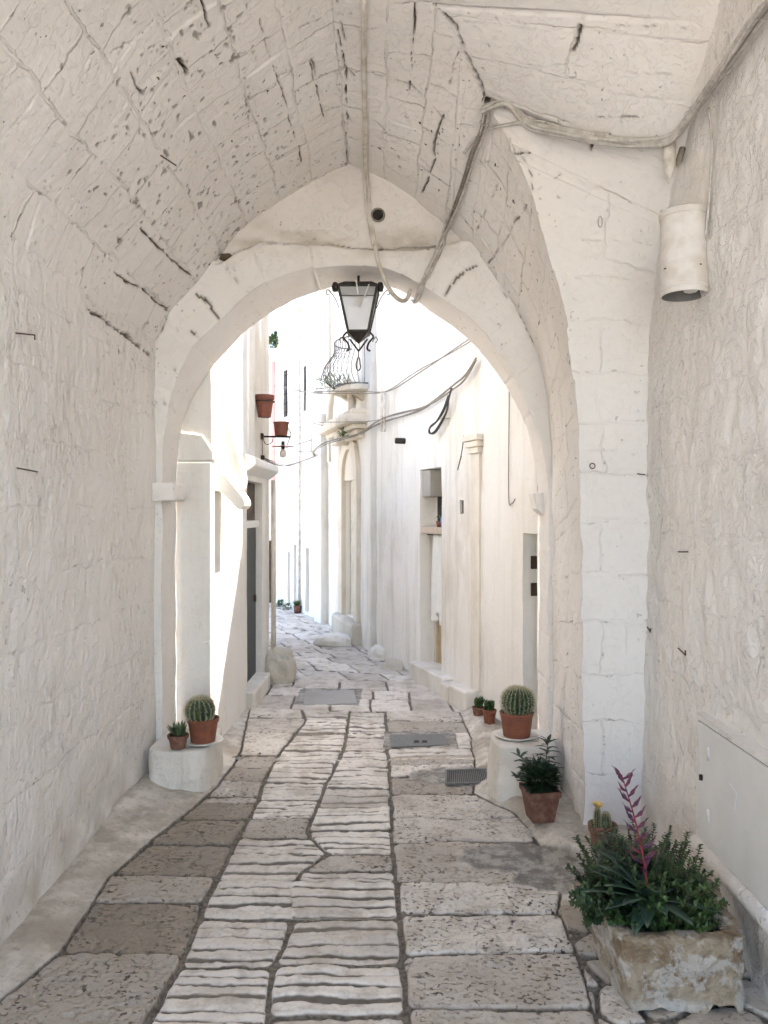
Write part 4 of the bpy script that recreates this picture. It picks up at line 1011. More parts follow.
MB().lathe([(0, 0), (.028, 0), (.036, .09), (.032, .09), (.026, .008), (0, .008)], tuple(f5.pt(ua + .13, dh + .031, .08)), 16).build('cup', M['blue'], bp)
MB().tube([tuple(f5.pt(ua + .13, dh + .04, .08)), tuple(f5.pt(ua + .10, dh + .16, .08))], .003, 5).build('stick', M['barestem'], bp)
bp = root('orange_pot', 'tiny orange pot with a sprig on the sill above the ochre door', 'plant pot', tuple(f5.pt(ua + .26, dh + .031, .09)))
MB().lathe([(0, 0), (.024, 0), (.034, .06), (.028, .06), (0, .05)], tuple(f5.pt(ua + .26, dh + .031, .09)), 16).build('pot', M['terra'], bp)
mb = MB()
for k in range(16): mb.leaf(f5.pt(ua + .26, dh + .085, .09), (rng.uniform(-1, 1), rng.uniform(-1, 1), rng.uniform(.6, 1.8)), (0, 0, 1), .07, .014)
mb.build('leaves', M['succ'], bp)
u_s, Y_s = on_line(p_a, p_b, 399); q_ = f5.pt(u_s, 0, -.03)
boulder('wall_footing', (q_[0], q_[1], .0), (.13, .17, .085), M['boulder'], 8, 'whitewashed stone lump at the wall foot left of the ochre doorway', 'guard stone', group=None)
u_s, Y_s = on_line(p_a, p_b, 381); q_ = f5.pt(u_s, 0, -.02)
boulder('wall_footing', (q_[0], q_[1], .0), (.12, .15, .13), M['plinth'], 9, 'bulging ochre-stained plaster foot at the corner of the tall white house', 'wall footing')
# wall spout, pipe end and meter box
u_s, Y_s = on_line(p_a, p_b, 405); 
o = MB().tube([tuple(f5.pt(u_s, hz(441, Y_s), .02)), tuple(f5.pt(u_s, hz(441, Y_s), -.10))], .030, 14).build('pipe_end', M['dark']); tag(o, 'short dark pipe end sticking out high on the right wall', 'pipe end')
u_s, Y_s = on_line(p_a, p_b, 442); um, Ym = on_line(p_a, p_b, 450)
o = f5.panel('junction_box', M['pipe'], um, u_s, hz(418, Ym), hz(402, Ym), -.05, .02, parent=h5, bevel=.004)

# portal house
p_c, p_d = (-.22, 8.75), (-.86, 10.85)
h6 = root('portal_house', 'old house with a carved stone portal below a bulging iron balcony', 'house', (-.5, 9.8, 0))
ud0, Yd0 = on_line(p_c, p_d, 357); ud1, Yd1 = on_line(p_c, p_d, 345); ut, Yt = on_line(p_c, p_d, 351)
dtop = hz(480, Yt); drise = .30
us0, Ys0 = on_line(p_c, p_d, 375); us1, Ys1 = on_line(p_c, p_d, 362)
f6 = Facade(h6, 'wall', p_c, p_d, 7.2, M['exthouse'], openings=[(ud0, ud1, .28, dtop, .12), (max(us0, .02), us1, hz(392, Ys1), hz(338, Ys1), .10)], thick=1.4, step=.09, side=(-2, 9))  # unseen upper wall heightened to keep sun off the houses opposite
f6.panel('shutter', M['shutter'], max(us0, .02) + .004, us1 - .004, hz(392, Ys1), hz(338, Ys1) - .004, .02, .06)
for k in range(9):
    a_ = max(us0, .02) + .03 + (us1 - .06 - max(us0, .02)) * k / 8
    f6.panel('shutter_slat', M['pipe'], a_, a_ + .008, hz(391, Ys1), hz(339, Ys1), .012, .02)
f6.panel('door', M['ochre'], ud0 + .003, ud1 - .003, .28, dtop - .003, .07, .11)
# arched head of the door (stone tympanum ring)
mb = MB(); cu = (ud0 + ud1) / 2; ru = (ud1 - ud0) / 2
def ringpts(r0, r1, d0, v):
    A = [f6.pt(cu + math.cos(a) * r0, v + math.sin(a) * r0 * 1.25, d0) for a in np.linspace(0, math.pi, 17)]
    B = [f6.pt(cu + math.cos(a) * r1, v + math.sin(a) * r1 * 1.25, d0) for a in np.linspace(math.pi, 0, 17)]
    return A, B
A, B = ringpts(ru, ru + .16, -.05, dtop)
n3 = np.array([f6.n[0], f6.n[1], 0])
for k in range(16):
    mb.prism([A[k], A[k + 1], B[15 - k], B[16 - k]], -n3 * .10)
mb.build('door_arch', M['stone'], h6, smooth=False)
mb = MB(); mb.prism([f6.pt(cu + math.cos(a) * (ru + .01), dtop + math.sin(a) * (ru + .01) * 1.25, -.008) for a in np.linspace(0, math.pi, 17)], -n3 * .02); mb.build('tympanum', M['stone'], h6, smooth=False)
for e0, e1, dd2 in ((ud0 - .16, ud0, -.05), (ud1, ud1 + .17, -.05), (ud1 + .18, ud1 + .30, -.03)):
    f6.panel('jamb', M['stone'], e0, e1, .28, dtop + (.0 if dd2 == -.05 else .75), dd2, .02, bevel=.01)
vcor = hz(428, Yt)
for k, (e, v, hgt, dep) in enumerate(((.36, vcor - .18, .10, -.10), (.44, vcor - .08, .06, -.16), (.52, vcor - .02, .10, -.26), (.46, vcor + .08, .07, -.18))):
    f6.panel('cornice', M['stone'], ud0 - e, ud1 + e, v, v + hgt, dep, .02, bevel=.02)
MB().lathe([(0, -.1), (.08, -.09), (.12, 0), (.08, .10), (0, .12)], tuple(f6.pt(cu, dtop + ru * 1.25 + .14, -.10)), 12).build('keystone', M['stone'], h6)
for sx in (-1, 1):
    sp = [f6.pt(cu + sx * (.62 - .4 * k / 20) + .0, vcor + .15 + .20 * math.sin(k / 20 * 3.0) + .014 * k, -.14) for k in range(21)]
    MB().tube([tuple(p) for p in sp], [.045 - .001 * k for k in range(21)], 8).build('pediment_scroll', M['stone'], h6)
f6.panel('threshold', M['boulder'], ud0 - .20, ud1 + .30, -.02, .28, -.12, .05, bevel=.05)
boulder('doorstep_stone', (tuple(f6.pt(ud0 - .05, 0, -.30))[0], tuple(f6.pt(ud0 - .05, 0, -.3))[1], .05), (.24, .15, .09), M['plinth'], 12, 'low rounded white step stone before the carved stone portal', 'step stone')
f6.panel('quoin_strip', M['ochre'], f6.L - .13, f6.L - .01, 2.3, 5.5, -.03, .02)
# balcony
ubc, Ybc = on_line(p_c, p_d, 360)
bz0, bz1 = hz(388, Ybc) , hz(343, Ybc)
W2 = .74; DP = .30
def bplan(s_, out):   # s 0..1 round the U
    a = -math.pi / 2 + 0; 
    ang = math.pi * s_
    return (ubc - W2 * .5 * math.cos(ang) * (1 + out * .5), -(DP * math.sin(ang) ** .7 * (1 + out)))
mb = MB()
poly = [f6.pt(bplan(s_, 0)[0], bz0 - .07, bplan(s_, 0)[1]) for s_ in np.linspace(0.001, .999, 17)]
mb.prism(poly, (0, 0, .05)); mb.build('balcony_slab', M['stone'], h6, smooth=False)
for sx in (-.2, .2): MB().prism([f6.pt(ubc + sx, bz0 - .07, 0), f6.pt(ubc + sx, bz0 - .055, -.18), f6.pt(ubc + sx, bz0 - .08, -.18), f6.pt(ubc + sx, bz0 - .18, 0)], np.r_[f6.d * .09, 0]).build('corbel', M['stone'], h6, smooth=False)
rail_root = h6
mb = MB()
for k in range(21):
    s_ = .02 + .96 * k / 20
    bar = []
    for j in range(11):
        t_ = j / 10; out = .62 * math.sin(math.pi * min(1, t_ * 1.25)) ** 1.0 * (1 - t_) * 1.2 if t_ < .8 else .62 * 1.2 * math.sin(math.pi) + 0
        u_, d_ = bplan(s_, out); bar.append(tuple(f6.pt(u_, bz0 + (bz1 - bz0) * t_, d_)))
    mb.tube(bar, .0045, 4)
for t_, out in ((0.0, 0), (1, 0)):
    mb.tube([tuple(f6.pt(bplan(s_, out)[0], bz0 + (bz1 - bz0) * t_, bplan(s_, out)[1])) for s_ in np.linspace(.0, 1, 21)], .008, 5)
mb.build('balcony_railing', M['balc'], h6)
def shrub(name, c, rad, n, mat, L, W, seed, label, cat, stemmat=None, droop=.2, group=None):
    rg = random.Random(seed); rt = root(name, label, cat, c, group=group)
    mb = MB(); ms = MB()
    for k in range(n):
        v = Vector((rg.gauss(0, 1), rg.gauss(0, 1), abs(rg.gauss(0, 1)) + .15)).normalized(); q = rg.random() ** .4
        p = Vector(c) + Vector((v.x * rad[0], v.y * rad[1], v.z * rad[2])) * q
        mb.leaf(p, (v + Vector((rg.uniform(-.7, .7), rg.uniform(-.7, .7), rg.uniform(-.5, .7)))), (rg.uniform(-.4, .4), rg.uniform(-.4, .4), 1), L * rg.uniform(.6, 1.2), W * rg.uniform(.7, 1.2), droop, 2, [.5, 1, 0])
        if k % 12 == 0: ms.tube([tuple(c), tuple(Vector(c).lerp(p, .5) + Vector((0, 0, .01))), tuple(p)], [.004, .003, .0015], 4, cap=False)
    mb.build('leaves', mat, rt); ms.build('stems', stemmat or M['barestem'], rt)
    return rt
bc = f6.pt(ubc + .05, bz0 - .02, -.30)
shrub('balcony_plant', tuple(bc), (.26, .20, .16), 130, M['palegreen'], .10, .02, 31, 'pale green leggy plant growing at the foot of the iron balcony', 'plant')
shrub('wall_weed', tuple(f6.pt(ud0 + .05, hz(440, Yt), -.16)), (.05, .05, .16), 50, M['succ'], .06, .02, 32, 'small green weed rooted in the carved cornice above the portal', 'weed')
shrub('roof_plant', (-1.97, 13.28, 4.42), (.16, .16, .26), 260, M['herb2'], .09, .04, 33, 'bright green plant on top of the pink house', 'plant')

# far house
p_e, p_f = (-.87, 10.95), (-2.02, 13.39)
h7 = root('far_house', 'farthest white house on the right with barred slot windows under blue sky', 'house', (-1.4, 12.0, 0))
ops = []
def opx(pe, pf, pa, pb_, yt, yb, dep):
    a_, Ya_ = on_line(pe, pf, pa); b_, Yb__ = on_line(pe, pf, pb_); Ym_ = (Ya_ + Yb__) / 2
    u0_, u1_ = min(a_, b_), max(a_, b_); return (u0_, u1_, max(hz(yb, Ym_), -.04), hz(yt, Ym_), dep)
W_ = [opx(p_e, p_f, 287.5, 283, 370, 417, .14), opx(p_e, p_f, 306, 303.3, 366, 411, .14)]
D_ = [opx(p_e, p_f, 309, 305.5, 548, 612, .10), opx(p_e, p_f, 296.5, 293.5, 545, 606, .10), opx(p_e, p_f, 290, 287.5, 552, 604, .08)]
f7 = Facade(h7, 'wall', p_e, p_f, 4.78, M['exthouse'], openings=W_ + D_, thick=1.6, step=.12, side=(-3, 10))
for w_ in W_:
    wn = f7.panel('window', M['brownrecess'], w_[0] + .004, w_[1] - .004, w_[2], w_[3], .08, .11)
    mb = MB()
    for k in range(3):
        a_ = w_[0] + (w_[1] - w_[0]) * (k + .5) / 3; mb.tube([tuple(f7.pt(a_, w_[2], .02)), tuple(f7.pt(a_, w_[3], .02))], .012, 4)
    for k in range(5):
        v_ = w_[2] + (w_[3] - w_[2]) * (k + .5) / 5; mb.tube([tuple(f7.pt(w_[0], v_, .02)), tuple(f7.pt(w_[1], v_, .02))], .008, 4)
    mb.build('bars', M['iron'], wn)
for d__ in D_: f7.panel('door', M['greystone'], d__[0] + .004, d__[1] - .004, d__[2], d__[3], .05, .08)
f7.panel('parapet', M['exthouse'], -.02, f7.L, 4.78, 4.86, -.05, .4, bevel=.01)
ug, Yg = on_line(p_e, p_f, 301); MB().tube([tuple(f7.pt(ug, .1, -.03)), tuple(f7.pt(ug, 5.0, -.03))], .02, 6).build('wire_conduit', M['conduit'], h7)
f7.panel('buttress', M['exthouse'], 0.02, .30, 0, 3.0, -.12, .02, bevel=.02)
# raking parapet

uq, Yq = on_line(p_e, p_f, 301)
pq = f7.pt(uq, 0, -.06)
lp = root('corner_pot', 'small rusty pot with a weed against the far right wall foot', 'plant pot', (pq[0], pq[1], .02))
MB().lathe([(0, 0), (.05, 0), (.065, .12), (.055, .12), (0, .10)], (pq[0], pq[1], .02), 14).build('pot', M['terra_old'], lp)
mb = MB()
for k in range(30): mb.leaf((pq[0], pq[1], .12), (rng.uniform(-1, 1), rng.uniform(-1, 1), rng.uniform(.5, 2)), (0, 0, 1), .12, .03)
mb.build('leaves', M['herb2'], lp)
for (pxw, lab) in ((283, 'small green weed at the far wall foot nearest the pink drainpipe'), (291, 'green tuft at the far wall foot left of the small rusty pot')):
    uw, Yw = on_line(p_e, p_f, pxw); q_ = f7.pt(uw, 0, -.06); shrub('weed', (q_[0], q_[1], .01), (.09, .09, .10), 60, M['herb2'], .05, .025, 40 + pxw, lab, 'weed')
#@@PART3
# ================================================================== OBJECTS
def lathe_pot(rt, c, h, rt_, rb, mat, rim=.18, soil=True, seg=36):
    """flower pot: foot, tapering wall and a thicker rim"""
    rr = rt_ * 1.0; rw = rb + (rt_ - rb) * (1 - rim) * .92
    prof = [(0, 0), (rb, 0), (rb + .001, .004), (rw, h * (1 - rim)), (rr, h * (1 - rim) + .003), (rr + .003, h - .004), (rr, h), (rr - .008, h), (rr - .010, h * (1 - rim)), (rr * .88, h * .86), (0, h * .86)]
    o = MB().lathe(prof, c, seg).build('pot', mat, rt)
    o.modifiers.new('split', 'EDGE_SPLIT').split_angle = R(38)
    if soil: MB().lathe([(0, h * .885), (rr - .011, h * .875)], c, 20).build('soil', M['soil'], rt)
    return o
def cactus(rt, c, r, h, ribs, seed, spn=True, sl=1.0):
    rg = random.Random(seed); nn, mm = 40, ribs * 8
    mb = MB(); V = np.zeros((nn, mm + 1, 3))
    for i in range(nn):
        a = math.pi * (.0 + i / (nn - 1)) ; zz = -math.cos(a); rad = math.sin(a) ** .72
        for j in range(mm + 1):
            ph = 2 * math.pi * j / mm; w = abs(math.cos(ph * ribs / 2)) ** 1.4
            rr = r * rad * (.80 + .20 * w)
            V[i, j] = (c[0] + rr * math.cos(ph), c[1] + rr * math.sin(ph), c[2] + h / 2 + zz * h / 2 * (1 - .05 * (1 - w)) - (.03 * h if i > nn - 4 else 0))
    body = grid_mesh('body', V, M['cactus'], rt)
    sp = MB()
    for k in range(ribs):
        ph = 2 * math.pi * k / ribs
        for i in range(5, nn - 1, 2):
            a = math.pi * i / (nn - 1); rad = math.sin(a) ** .72
            p = Vector((c[0] + r * rad * math.cos(ph), c[1] + r * rad * math.sin(ph), c[2] + h / 2 - math.cos(a) * h / 2))
            nrm = Vector((math.sin(a) * math.cos(ph), math.sin(a) * math.sin(ph), -math.cos(a)))
            for q in range(6):
                d = (nrm + Vector((rg.uniform(-.9, .9), rg.uniform(-.9, .9), rg.uniform(-.9, .9)))).normalized()
                L = rg.uniform(.010, .020) * sl
                sp.tube([tuple(p - nrm * .002), tuple(p + d * L)], [.0011, .0004], 3, cap=False)
    if spn: sp.build('spines', M['spine'], body)
    return body

def plinth(name, x0, x1, y0, y1, h, seed, label, rnd=.5, lean=.0):
    nn, mm = 40, 90
    cx, cy = (x0 + x1) / 2, (y0 + y1) / 2; V = []
    for i in range(nn):
        t_ = i / (nn - 1)
        if t_ < .7: z = h * (t_ / .7); k = 1 - .10 * (t_ / .7)
        else: z = h; k = .90 * (1 - (t_ - .7) / .3)
        if .62 < t_ < .74: z = h * (.93 + .07 * (t_ - .62) / .12) if t_ < .7 else h
        row = []
        for j in range(mm):
            a = 2 * math.pi * j / (mm - 1); c_, s_ = math.cos(a), math.sin(a)
            e = rnd; rx = math.copysign(abs(c_) ** e, c_); ry = math.copysign(abs(s_) ** e, s_)
            row.append((cx + rx * (x1 - x0) / 2 * k, cy + ry * (y1 - y0) / 2 * k, z))
        V.append(row)
    V = np.array(V); D = V - np.array([cx, cy, h / 2]); D /= np.linalg.norm(D, axis=-1, keepdims=True)
    n_ = .026 * fbm(V[..., 0] * 5, V[..., 1] * 5, V[..., 2] * 5, 5, seed, .6); V = V + D * n_[..., None] * np.array([1, 1, .35])
    o = grid_mesh(name, V, M['plinth']); tag(o, label, 'plinth'); return o
plinth('plaster_plinth', -1.40, -1.02, 4.30, 4.86, .255, 3, 'lumpy whitewashed plinth at the left foot of the arch under the cactus pots', .45)
plinth('plaster_plinth', .56, .95, 4.16, 4.56, .325, 5, 'rounded whitewashed plinth at the right foot of the arch under the big cactus', .6)

# left cacti
c = (-1.083, 4.46, .268)
r0 = root('saucer', 'round white saucer under the larger left cactus pot', 'saucer', c)
MB().lathe([(0, 0), (.085, 0), (.118, .012), (.114, .016), (.084, .006), (0, .006)], c, 40).build('dish', M['saucer'], r0)
c = (-1.083, 4.46, .275)
r1 = root('potted_cactus', 'round ribbed cactus in a terracotta pot on the left plinth', 'cactus', c)
lathe_pot(r1, c, .135, .090, .068, M['terra'], .2); cactus(r1, (c[0], c[1], c[2] + .112), .084, .140, 17, 3).rotation_euler = (R(3), R(-5), R(9))
c = (-1.20, 4.36, .264)
r2 = root('potted_succulent', 'small speckled succulent in a low dark bowl beside the left cactus', 'succulent', c)
lathe_pot(r2, c, .078, .058, .040, M['terra_old'], .3)
mb = MB(); rg = random.Random(5)
for k in range(46):
    a = rg.uniform(0, 6.28); e = rg.uniform(.1, 1.3); q = rg.uniform(0, .035)
    mb.leaf((c[0] + q * math.cos(a), c[1] + q * math.sin(a), c[2] + .072), (math.cos(a) * e, math.sin(a) * e, 1), (0, 0, 1) if e > .3 else (1, 0, 0), rg.uniform(.04, .085), .020, -.3, 3, [.7, 1, .8, 0])
mb.build('leaves', M['succ'], r2)

# right plinth cactus
c = (.712, 4.36, .328)
r0 = root('saucer', 'wide pale saucer under the big cactus pot on the right plinth', 'saucer', c)
MB().lathe([(0, 0), (.085, 0), (.122, .014), (.117, .018), (.084, .006), (0, .006)], c, 40).build('dish', M['saucer'], r0)
c = (.717, 4.36, .335)
r1 = root('potted_cactus', 'big round spiny cactus in a terracotta pot on the right plinth', 'cactus', c)
lathe_pot(r1, c, .135, .094, .075, M['terra'], .16); cactus(r1, (c[0], c[1], c[2] + .110), .091, .158, 22, 4).rotation_euler = (R(-2), R(3), R(4))

# two little pots further along
for (pxc, Yc, pt_, w_, h_, lab, kind) in ((489.5, 5.62, M['terra'], .050, .105, 'small terracotta pot of jade green succulent, nearer of the little pair', 'tall'), (478.5, 5.86, M['terra_old'], .050, .062, 'low brown bowl of tiny green succulent, farther of the little pair', 'low')):
    c = ((pxc - CX) / F * Yc, Yc, .055)
    r_ = root('potted_succulent', lab, 'succulent', c)
    lathe_pot(r_, c, h_, w_, w_ * .74, pt_, .25)
    mb = MB()
    for k in range(60):
        a = rg.uniform(0, 6.28); e = rg.uniform(.1, 1.0)
        mb.leaf((c[0] + rg.uniform(-.03, .03), c[1] + rg.uniform(-.03, .03), c[2] + h_ * .88 + rg.uniform(0, .05)), (math.cos(a) * e, math.sin(a) * e, 1), (0, 0, 1), rg.uniform(.03, .06), .018, .1, 2, [.7, 1, 0])
    mb.build('leaves', M['herb2'], r_)

# square pot with the narrow-leaved plant
c = (.752, 3.86, .062)
r_ = root('potted_shrub', 'bushy narrow-leaved plant with two tall shoots in a square terracotta pot', 'potted plant', c)
ca_, sa_ = math.cos(R(8)), math.sin(R(8))
def sq(r, z): return [(c[0] + (x * ca_ - y * sa_) * r, c[1] + (x * sa_ + y * ca_) * r, c[2] + z) for x, y in ((-1, -1), (1, -1), (1, 1), (-1, 1))]
mb = MB(); lv = [sq(.055, 0), sq(.076, .128), sq(.082, .129), sq(.084, .158), sq(.074, .158), sq(.072, .13)]
vs = [p for l in lv for p in l]; mb.add(vs, [(3, 2, 1, 0)] + [(i * 4 + k, i * 4 + (k + 1) % 4, (i + 1) * 4 + (k + 1) % 4, (i + 1) * 4 + k) for i in range(5) for k in range(4)] + [(20, 21, 22, 23)])
mb.build('pot', M['terra_old'], r_, smooth=False, bevel=.003)
mb = MB(); st = MB(); rg = random.Random(9)
for k in range(1300):
    v = Vector((rg.gauss(0, 1), rg.gauss(0, 1), rg.gauss(0, .9))).normalized(); q = rg.random() ** .45
    p = Vector((c[0] - .005, c[1], c[2] + .205)) + Vector((v.x * .088, v.y * .08, v.z * .075)) * q
    mb.leaf(p, v + Vector((0, 0, .5)), (rg.uniform(-.5, .5), rg.uniform(-.5, .5), 1), rg.uniform(.025, .045), .010, .2, 2, [.5, 1, 0])
mb.build('foliage', M['olive'], r_)
def shoot(base, tip, n, L, W, mat, rt, name='shoot', curl=.5):
    base = Vector(base); tip = Vector(tip); mid = base.lerp(tip, .5) + Vector((0, -.01, .02))
    cv_ = catmull([base, mid, tip], 8); sb = MB(); sb.tube([tuple(p) for p in cv_], [.0035 - .0022 * i / len(cv_) for i in range(len(cv_))], 5)
    so_ = sb.build(name, M['barestem'], rt); lb = MB()
    for i in range(n):
        t_ = .25 + .75 * i / (n - 1); p = cv_[min(int(t_ * (len(cv_) - 1)), len(cv_) - 1)]
        a = i * 2.4; up = 0.35 + 1.6 * max(0, t_ - .75) * 2
        d = Vector((math.cos(a), math.sin(a), up)); lb.leaf(p, d, (0, 0, 1), L * (1.05 - .45 * t_), W, curl, 3, [.4, 1, .8, 0])
    lb.build('leaves', mat, so_)
shoot((c[0] - .02, c[1], c[2] + .2), P(519, 756, 3.84), 20, .095, .019, M['olive'], r_)
shoot((c[0] + .02, c[1], c[2] + .2), P(548, 741, 3.84), 26, .10, .019, M['olive'], r_)
shoot((c[0] - .03, c[1], c[2] + .18), P(516, 778, 3.80), 16, .08, .018, M['olive'], r_)
shoot((c[0] + .03, c[1], c[2] + .18), P(556, 770, 3.82), 16, .08, .018, M['olive'], r_)

# flowering cactus in a round pot
c = (.967, 3.50, .048)
r_ = root('flowering_cactus', 'little upright cactus with one yellow flower in a round dark pot', 'cactus', c)
lathe_pot(r_, c, .135, .064, .046, M['terra_old'], .25)
cactus(r_, (c[0] + .012, c[1] - .01, c[2] + .105), .022, .085, 11, 7, sl=.4); cactus(r_, (c[0] - .025, c[1], c[2] + .105), .015, .10, 9, 8, sl=.4)
mb = MB(); fc = Vector((c[0] - .025, c[1], c[2] + .20))
for k in range(14):
    a = k * 2.4; e = .35 + .5 * (k % 3) / 2; mb.leaf(fc, (math.cos(a) * e, math.sin(a) * e, 1), (0, 0, 1), .040, .020, .3, 3, [.6, 1, .9, .2])
mb.build('flower', M['yellow'], r_)

# ---------------- stone trough
tr = root('stone_trough', 'rough hollowed tan stone trough with a broken foot, filled with plants', 'stone trough', (.93, 2.6, .02))
NX, NZ = 96, 60
def trough_shell():
    """closed loft: outer wall up, rim, inner wall down"""
    bot = np.array([(.765, 2.435), (1.118, 2.425), (1.125, 2.70), (.735, 2.72)]); top = np.array([(.722, 2.43), (1.122, 2.43), (1.185, 2.83), (.665, 2.80)])
    per = 260; tt = np.linspace(0, 4, per)
    def ring(q, inset):
        cen = q.mean(0); out = []
        for t_ in tt:
            k = int(min(t_, 3.9999)); f_ = t_ - k; f_ = f_ if t_ < 4 else 1
            p = q[k] * (1 - f_) + q[(k + 1) % 4] * f_
            cr = min(f_, 1 - f_); p = p + (cen - p) * (.035 * (1 - sstep(0, .08, cr)))
            d = cen - p; p = p + d / np.linalg.norm(d) * inset * (1.25 if cr < .1 else 1.0); out.append(p)
        return np.array(out)
    rows = []
    for z in np.linspace(0, 1, 60): rows.append(np.c_[ring(bot * (1 - z) + top * z, 0), np.full(per, .012 + z * .242)])
    for i_ in (.02, .045): rows.append(np.c_[ring(top, i_), np.full(per, .256)])
    for z in np.linspace(1, .55, 8): rows.append(np.c_[ring(bot * (1 - z) + top * z, .055), np.full(per, .012 + z * .240)])
    rows.append(np.c_[ring(bot * .45 + top * .55, .17), np.full(per, .15)])
    V = np.array(rows); cen = np.array([.93, 2.62, .13]); D = V - cen; D[..., 2] *= .3; D /= np.linalg.norm(D, axis=-1, keepdims=True)
    n_ = .022 * fbm(V[..., 0] * 9, V[..., 1] * 9, V[..., 2] * 9, 5, 61, .6) + .009 * fbm(V[..., 0] * 32, V[..., 1] * 40, V[..., 2] * 40, 3, 62)
    V = V + D * n_[..., None]
    V[..., 2] += .010 * fbm(V[..., 0] * 14, V[..., 1] * 14, 0 * V[..., 0], 4, 63) * sstep(.2, .25, V[..., 2])
    # chipped foot: arched break at the front right and a nibbled underside
    x, z = V[..., 0], V[..., 2]; fr_ = V[..., 1] < 2.50
    lim = .012 + .012 * np.abs(fbm(x * 14, V[..., 1] * 14, 0 * x, 3, 66)) + .030 * sstep(1.00, 1.025, x) * sstep(1.100, 1.085, x) + .016 * sstep(.90, .85, x) * sstep(.76, .80, x)
    V[..., 2] = np.where(fr_ & (z < lim), lim, z)
    return V
V = trough_shell(); grid_mesh('basin', V, M['trough'], tr)
MB().box((.80, 2.50, .05), (1.08, 2.74, .09)).build('underside', M['trough'], tr, smooth=False)
mb = MB(); q = [(.76, 2.49, .215), (1.09, 2.49, .215), (1.13, 2.76, .215), (.73, 2.75, .215)]; mb.prism(q, (0, 0, .012)); mb.build('soil', M['soil'], tr, smooth=False)

def herb(rt, cx, cy, z0, rx, ry, n, reach, mat, seed, tall, leafL=.014, updir=.9, droop=.0, lean=(0, 0)):
    rg = random.Random(seed); lb = MB(); sb = MB()
    for k in range(n):
        a = rg.uniform(0, 6.283); q = rg.random() ** .6
        b = Vector((cx + rx * q * math.cos(a), cy + ry * q * math.sin(a), z0))
        out = Vector((math.cos(a) * q + lean[0], math.sin(a) * q + lean[1], updir * rg.uniform(.25, 1.1))).normalized()
        L = reach * rg.uniform(.5, 1.0) * (1 if rg.random() < .85 else 1.25)
        m1 = b + Vector((out.x * .62, out.y * .62, out.z)) * L * .5 + Vector((0, 0, L * .10)); e = b + Vector((out.x * .62, out.y * .62, out.z)) * L + Vector((rg.uniform(-.02, .02), rg.uniform(-.02, .02), -droop * L + .04 * tall))
        cv_ = catmull([b, m1, e], 6); sb.tube([tuple(p) for p in cv_], [.0018] * len(cv_), 3, cap=False)
        ln = int(L / .010)
        for i in range(ln):
            t_ = .12 + .88 * i / max(ln - 1, 1); kf = t_ * (len(cv_) - 1); k0 = min(int(kf), len(cv_) - 2); p = cv_[k0].lerp(cv_[k0 + 1], kf - k0)
            tg = (cv_[k0 + 1] - cv_[k0]).normalized(); sd_ = tg.cross(Vector((rg.uniform(-1, 1), rg.uniform(-1, 1), rg.uniform(-1, 1)))).normalized()
            for s_ in (1, -1): lb.leaf(p, sd_ * s_ + tg * .6, Vector((0, 0, 1)) + tg * .2, leafL * rg.uniform(.7, 1.25), leafL * .70, .2, 2, [.7, 1, .35])
    lb.build('leaves', mat, rt); sb.build('stems', M['barestem'], rt)
ha = root('herb_shrub', 'dark small-leaved herb spilling over the left side of the stone trough', 'herb', (.80, 2.60, .23))
herb(ha, .825, 2.64, .20, .10, .09, 330, .19, M['herb'], 1, .6, .0145, .75, .10, (-.40, .0))
hb = root('herb_shrub', 'brighter green small-leaved herb filling the right half of the stone trough', 'herb', (1.0, 2.6, .23))
herb(hb, .94, 2.61, .20, .085, .09, 320, .185, M['herb2'], 2, .8, .0145, .95, .0, (.10, .0))
herb_back = root('herb_shrub', 'dense dark herb behind the bromeliad, tallest green at the rear of the trough', 'herb', (.95, 2.7, .23))
herb(herb_back, .88, 2.69, .20, .13, .07, 230, .24, M['herb'], 3, 1, .0145, 1.3, 0, (0, 0))
# bromeliad
br = root('bromeliad', 'broad-leaved bromeliad with one purple and red flower spike in the trough', 'bromeliad', (.86, 2.60, .22))
rg = random.Random(15); mb = MB(); bc0 = Vector((.855, 2.55, .31))
for k, (a, el_, L, W) in enumerate([(200, 25, .19, .034), (225, 40, .20, .034), (250, 20, .17, .036), (275, 35, .16, .040), (300, 25, .20, .036), (330, 30, .20, .034), (10, 40, .21, .034), (120, 55, .23, .032), (160, 45, .22, .030),
                                     (185, 60, .24, .030), (95, 60, .22, .03), (265, 60, .18, .036), (350, 18, .26, .034), (172, 28, .24, .028), (30, 28, .27, .030), (235, 8, .18, .04), (150, 62, .26, .026), (205, 50, .23, .028)]):
    d = Vector((math.cos(R(a)) * math.cos(R(el_)), math.sin(R(a)) * math.cos(R(el_)), math.sin(R(el_))))
    mb.leaf(bc0, d, (0, 0, 1), L * .92, W * 1.45, .75, 6, [.75, .95, 1, .95, .8, .5, 0])
lo_ = mb.build('leaves', M['agave'], br); mm_ = lo_.modifiers.new('thick', 'SOLIDIFY'); mm_.thickness = .0025
s0, s1 = bc0, Vector(P(622, 776, 2.50))
cv_ = catmull([s0, Vector(P(645, 868, 2.54)), Vector(P(635, 820, 2.52)), s1], 8)
sp_ = MB().tube([tuple(p) for p in cv_], [.0050 - .0035 * i / len(cv_) for i in range(len(cv_))], 7).build('flower_spike', M['bloomstem'], br)
mb = MB()
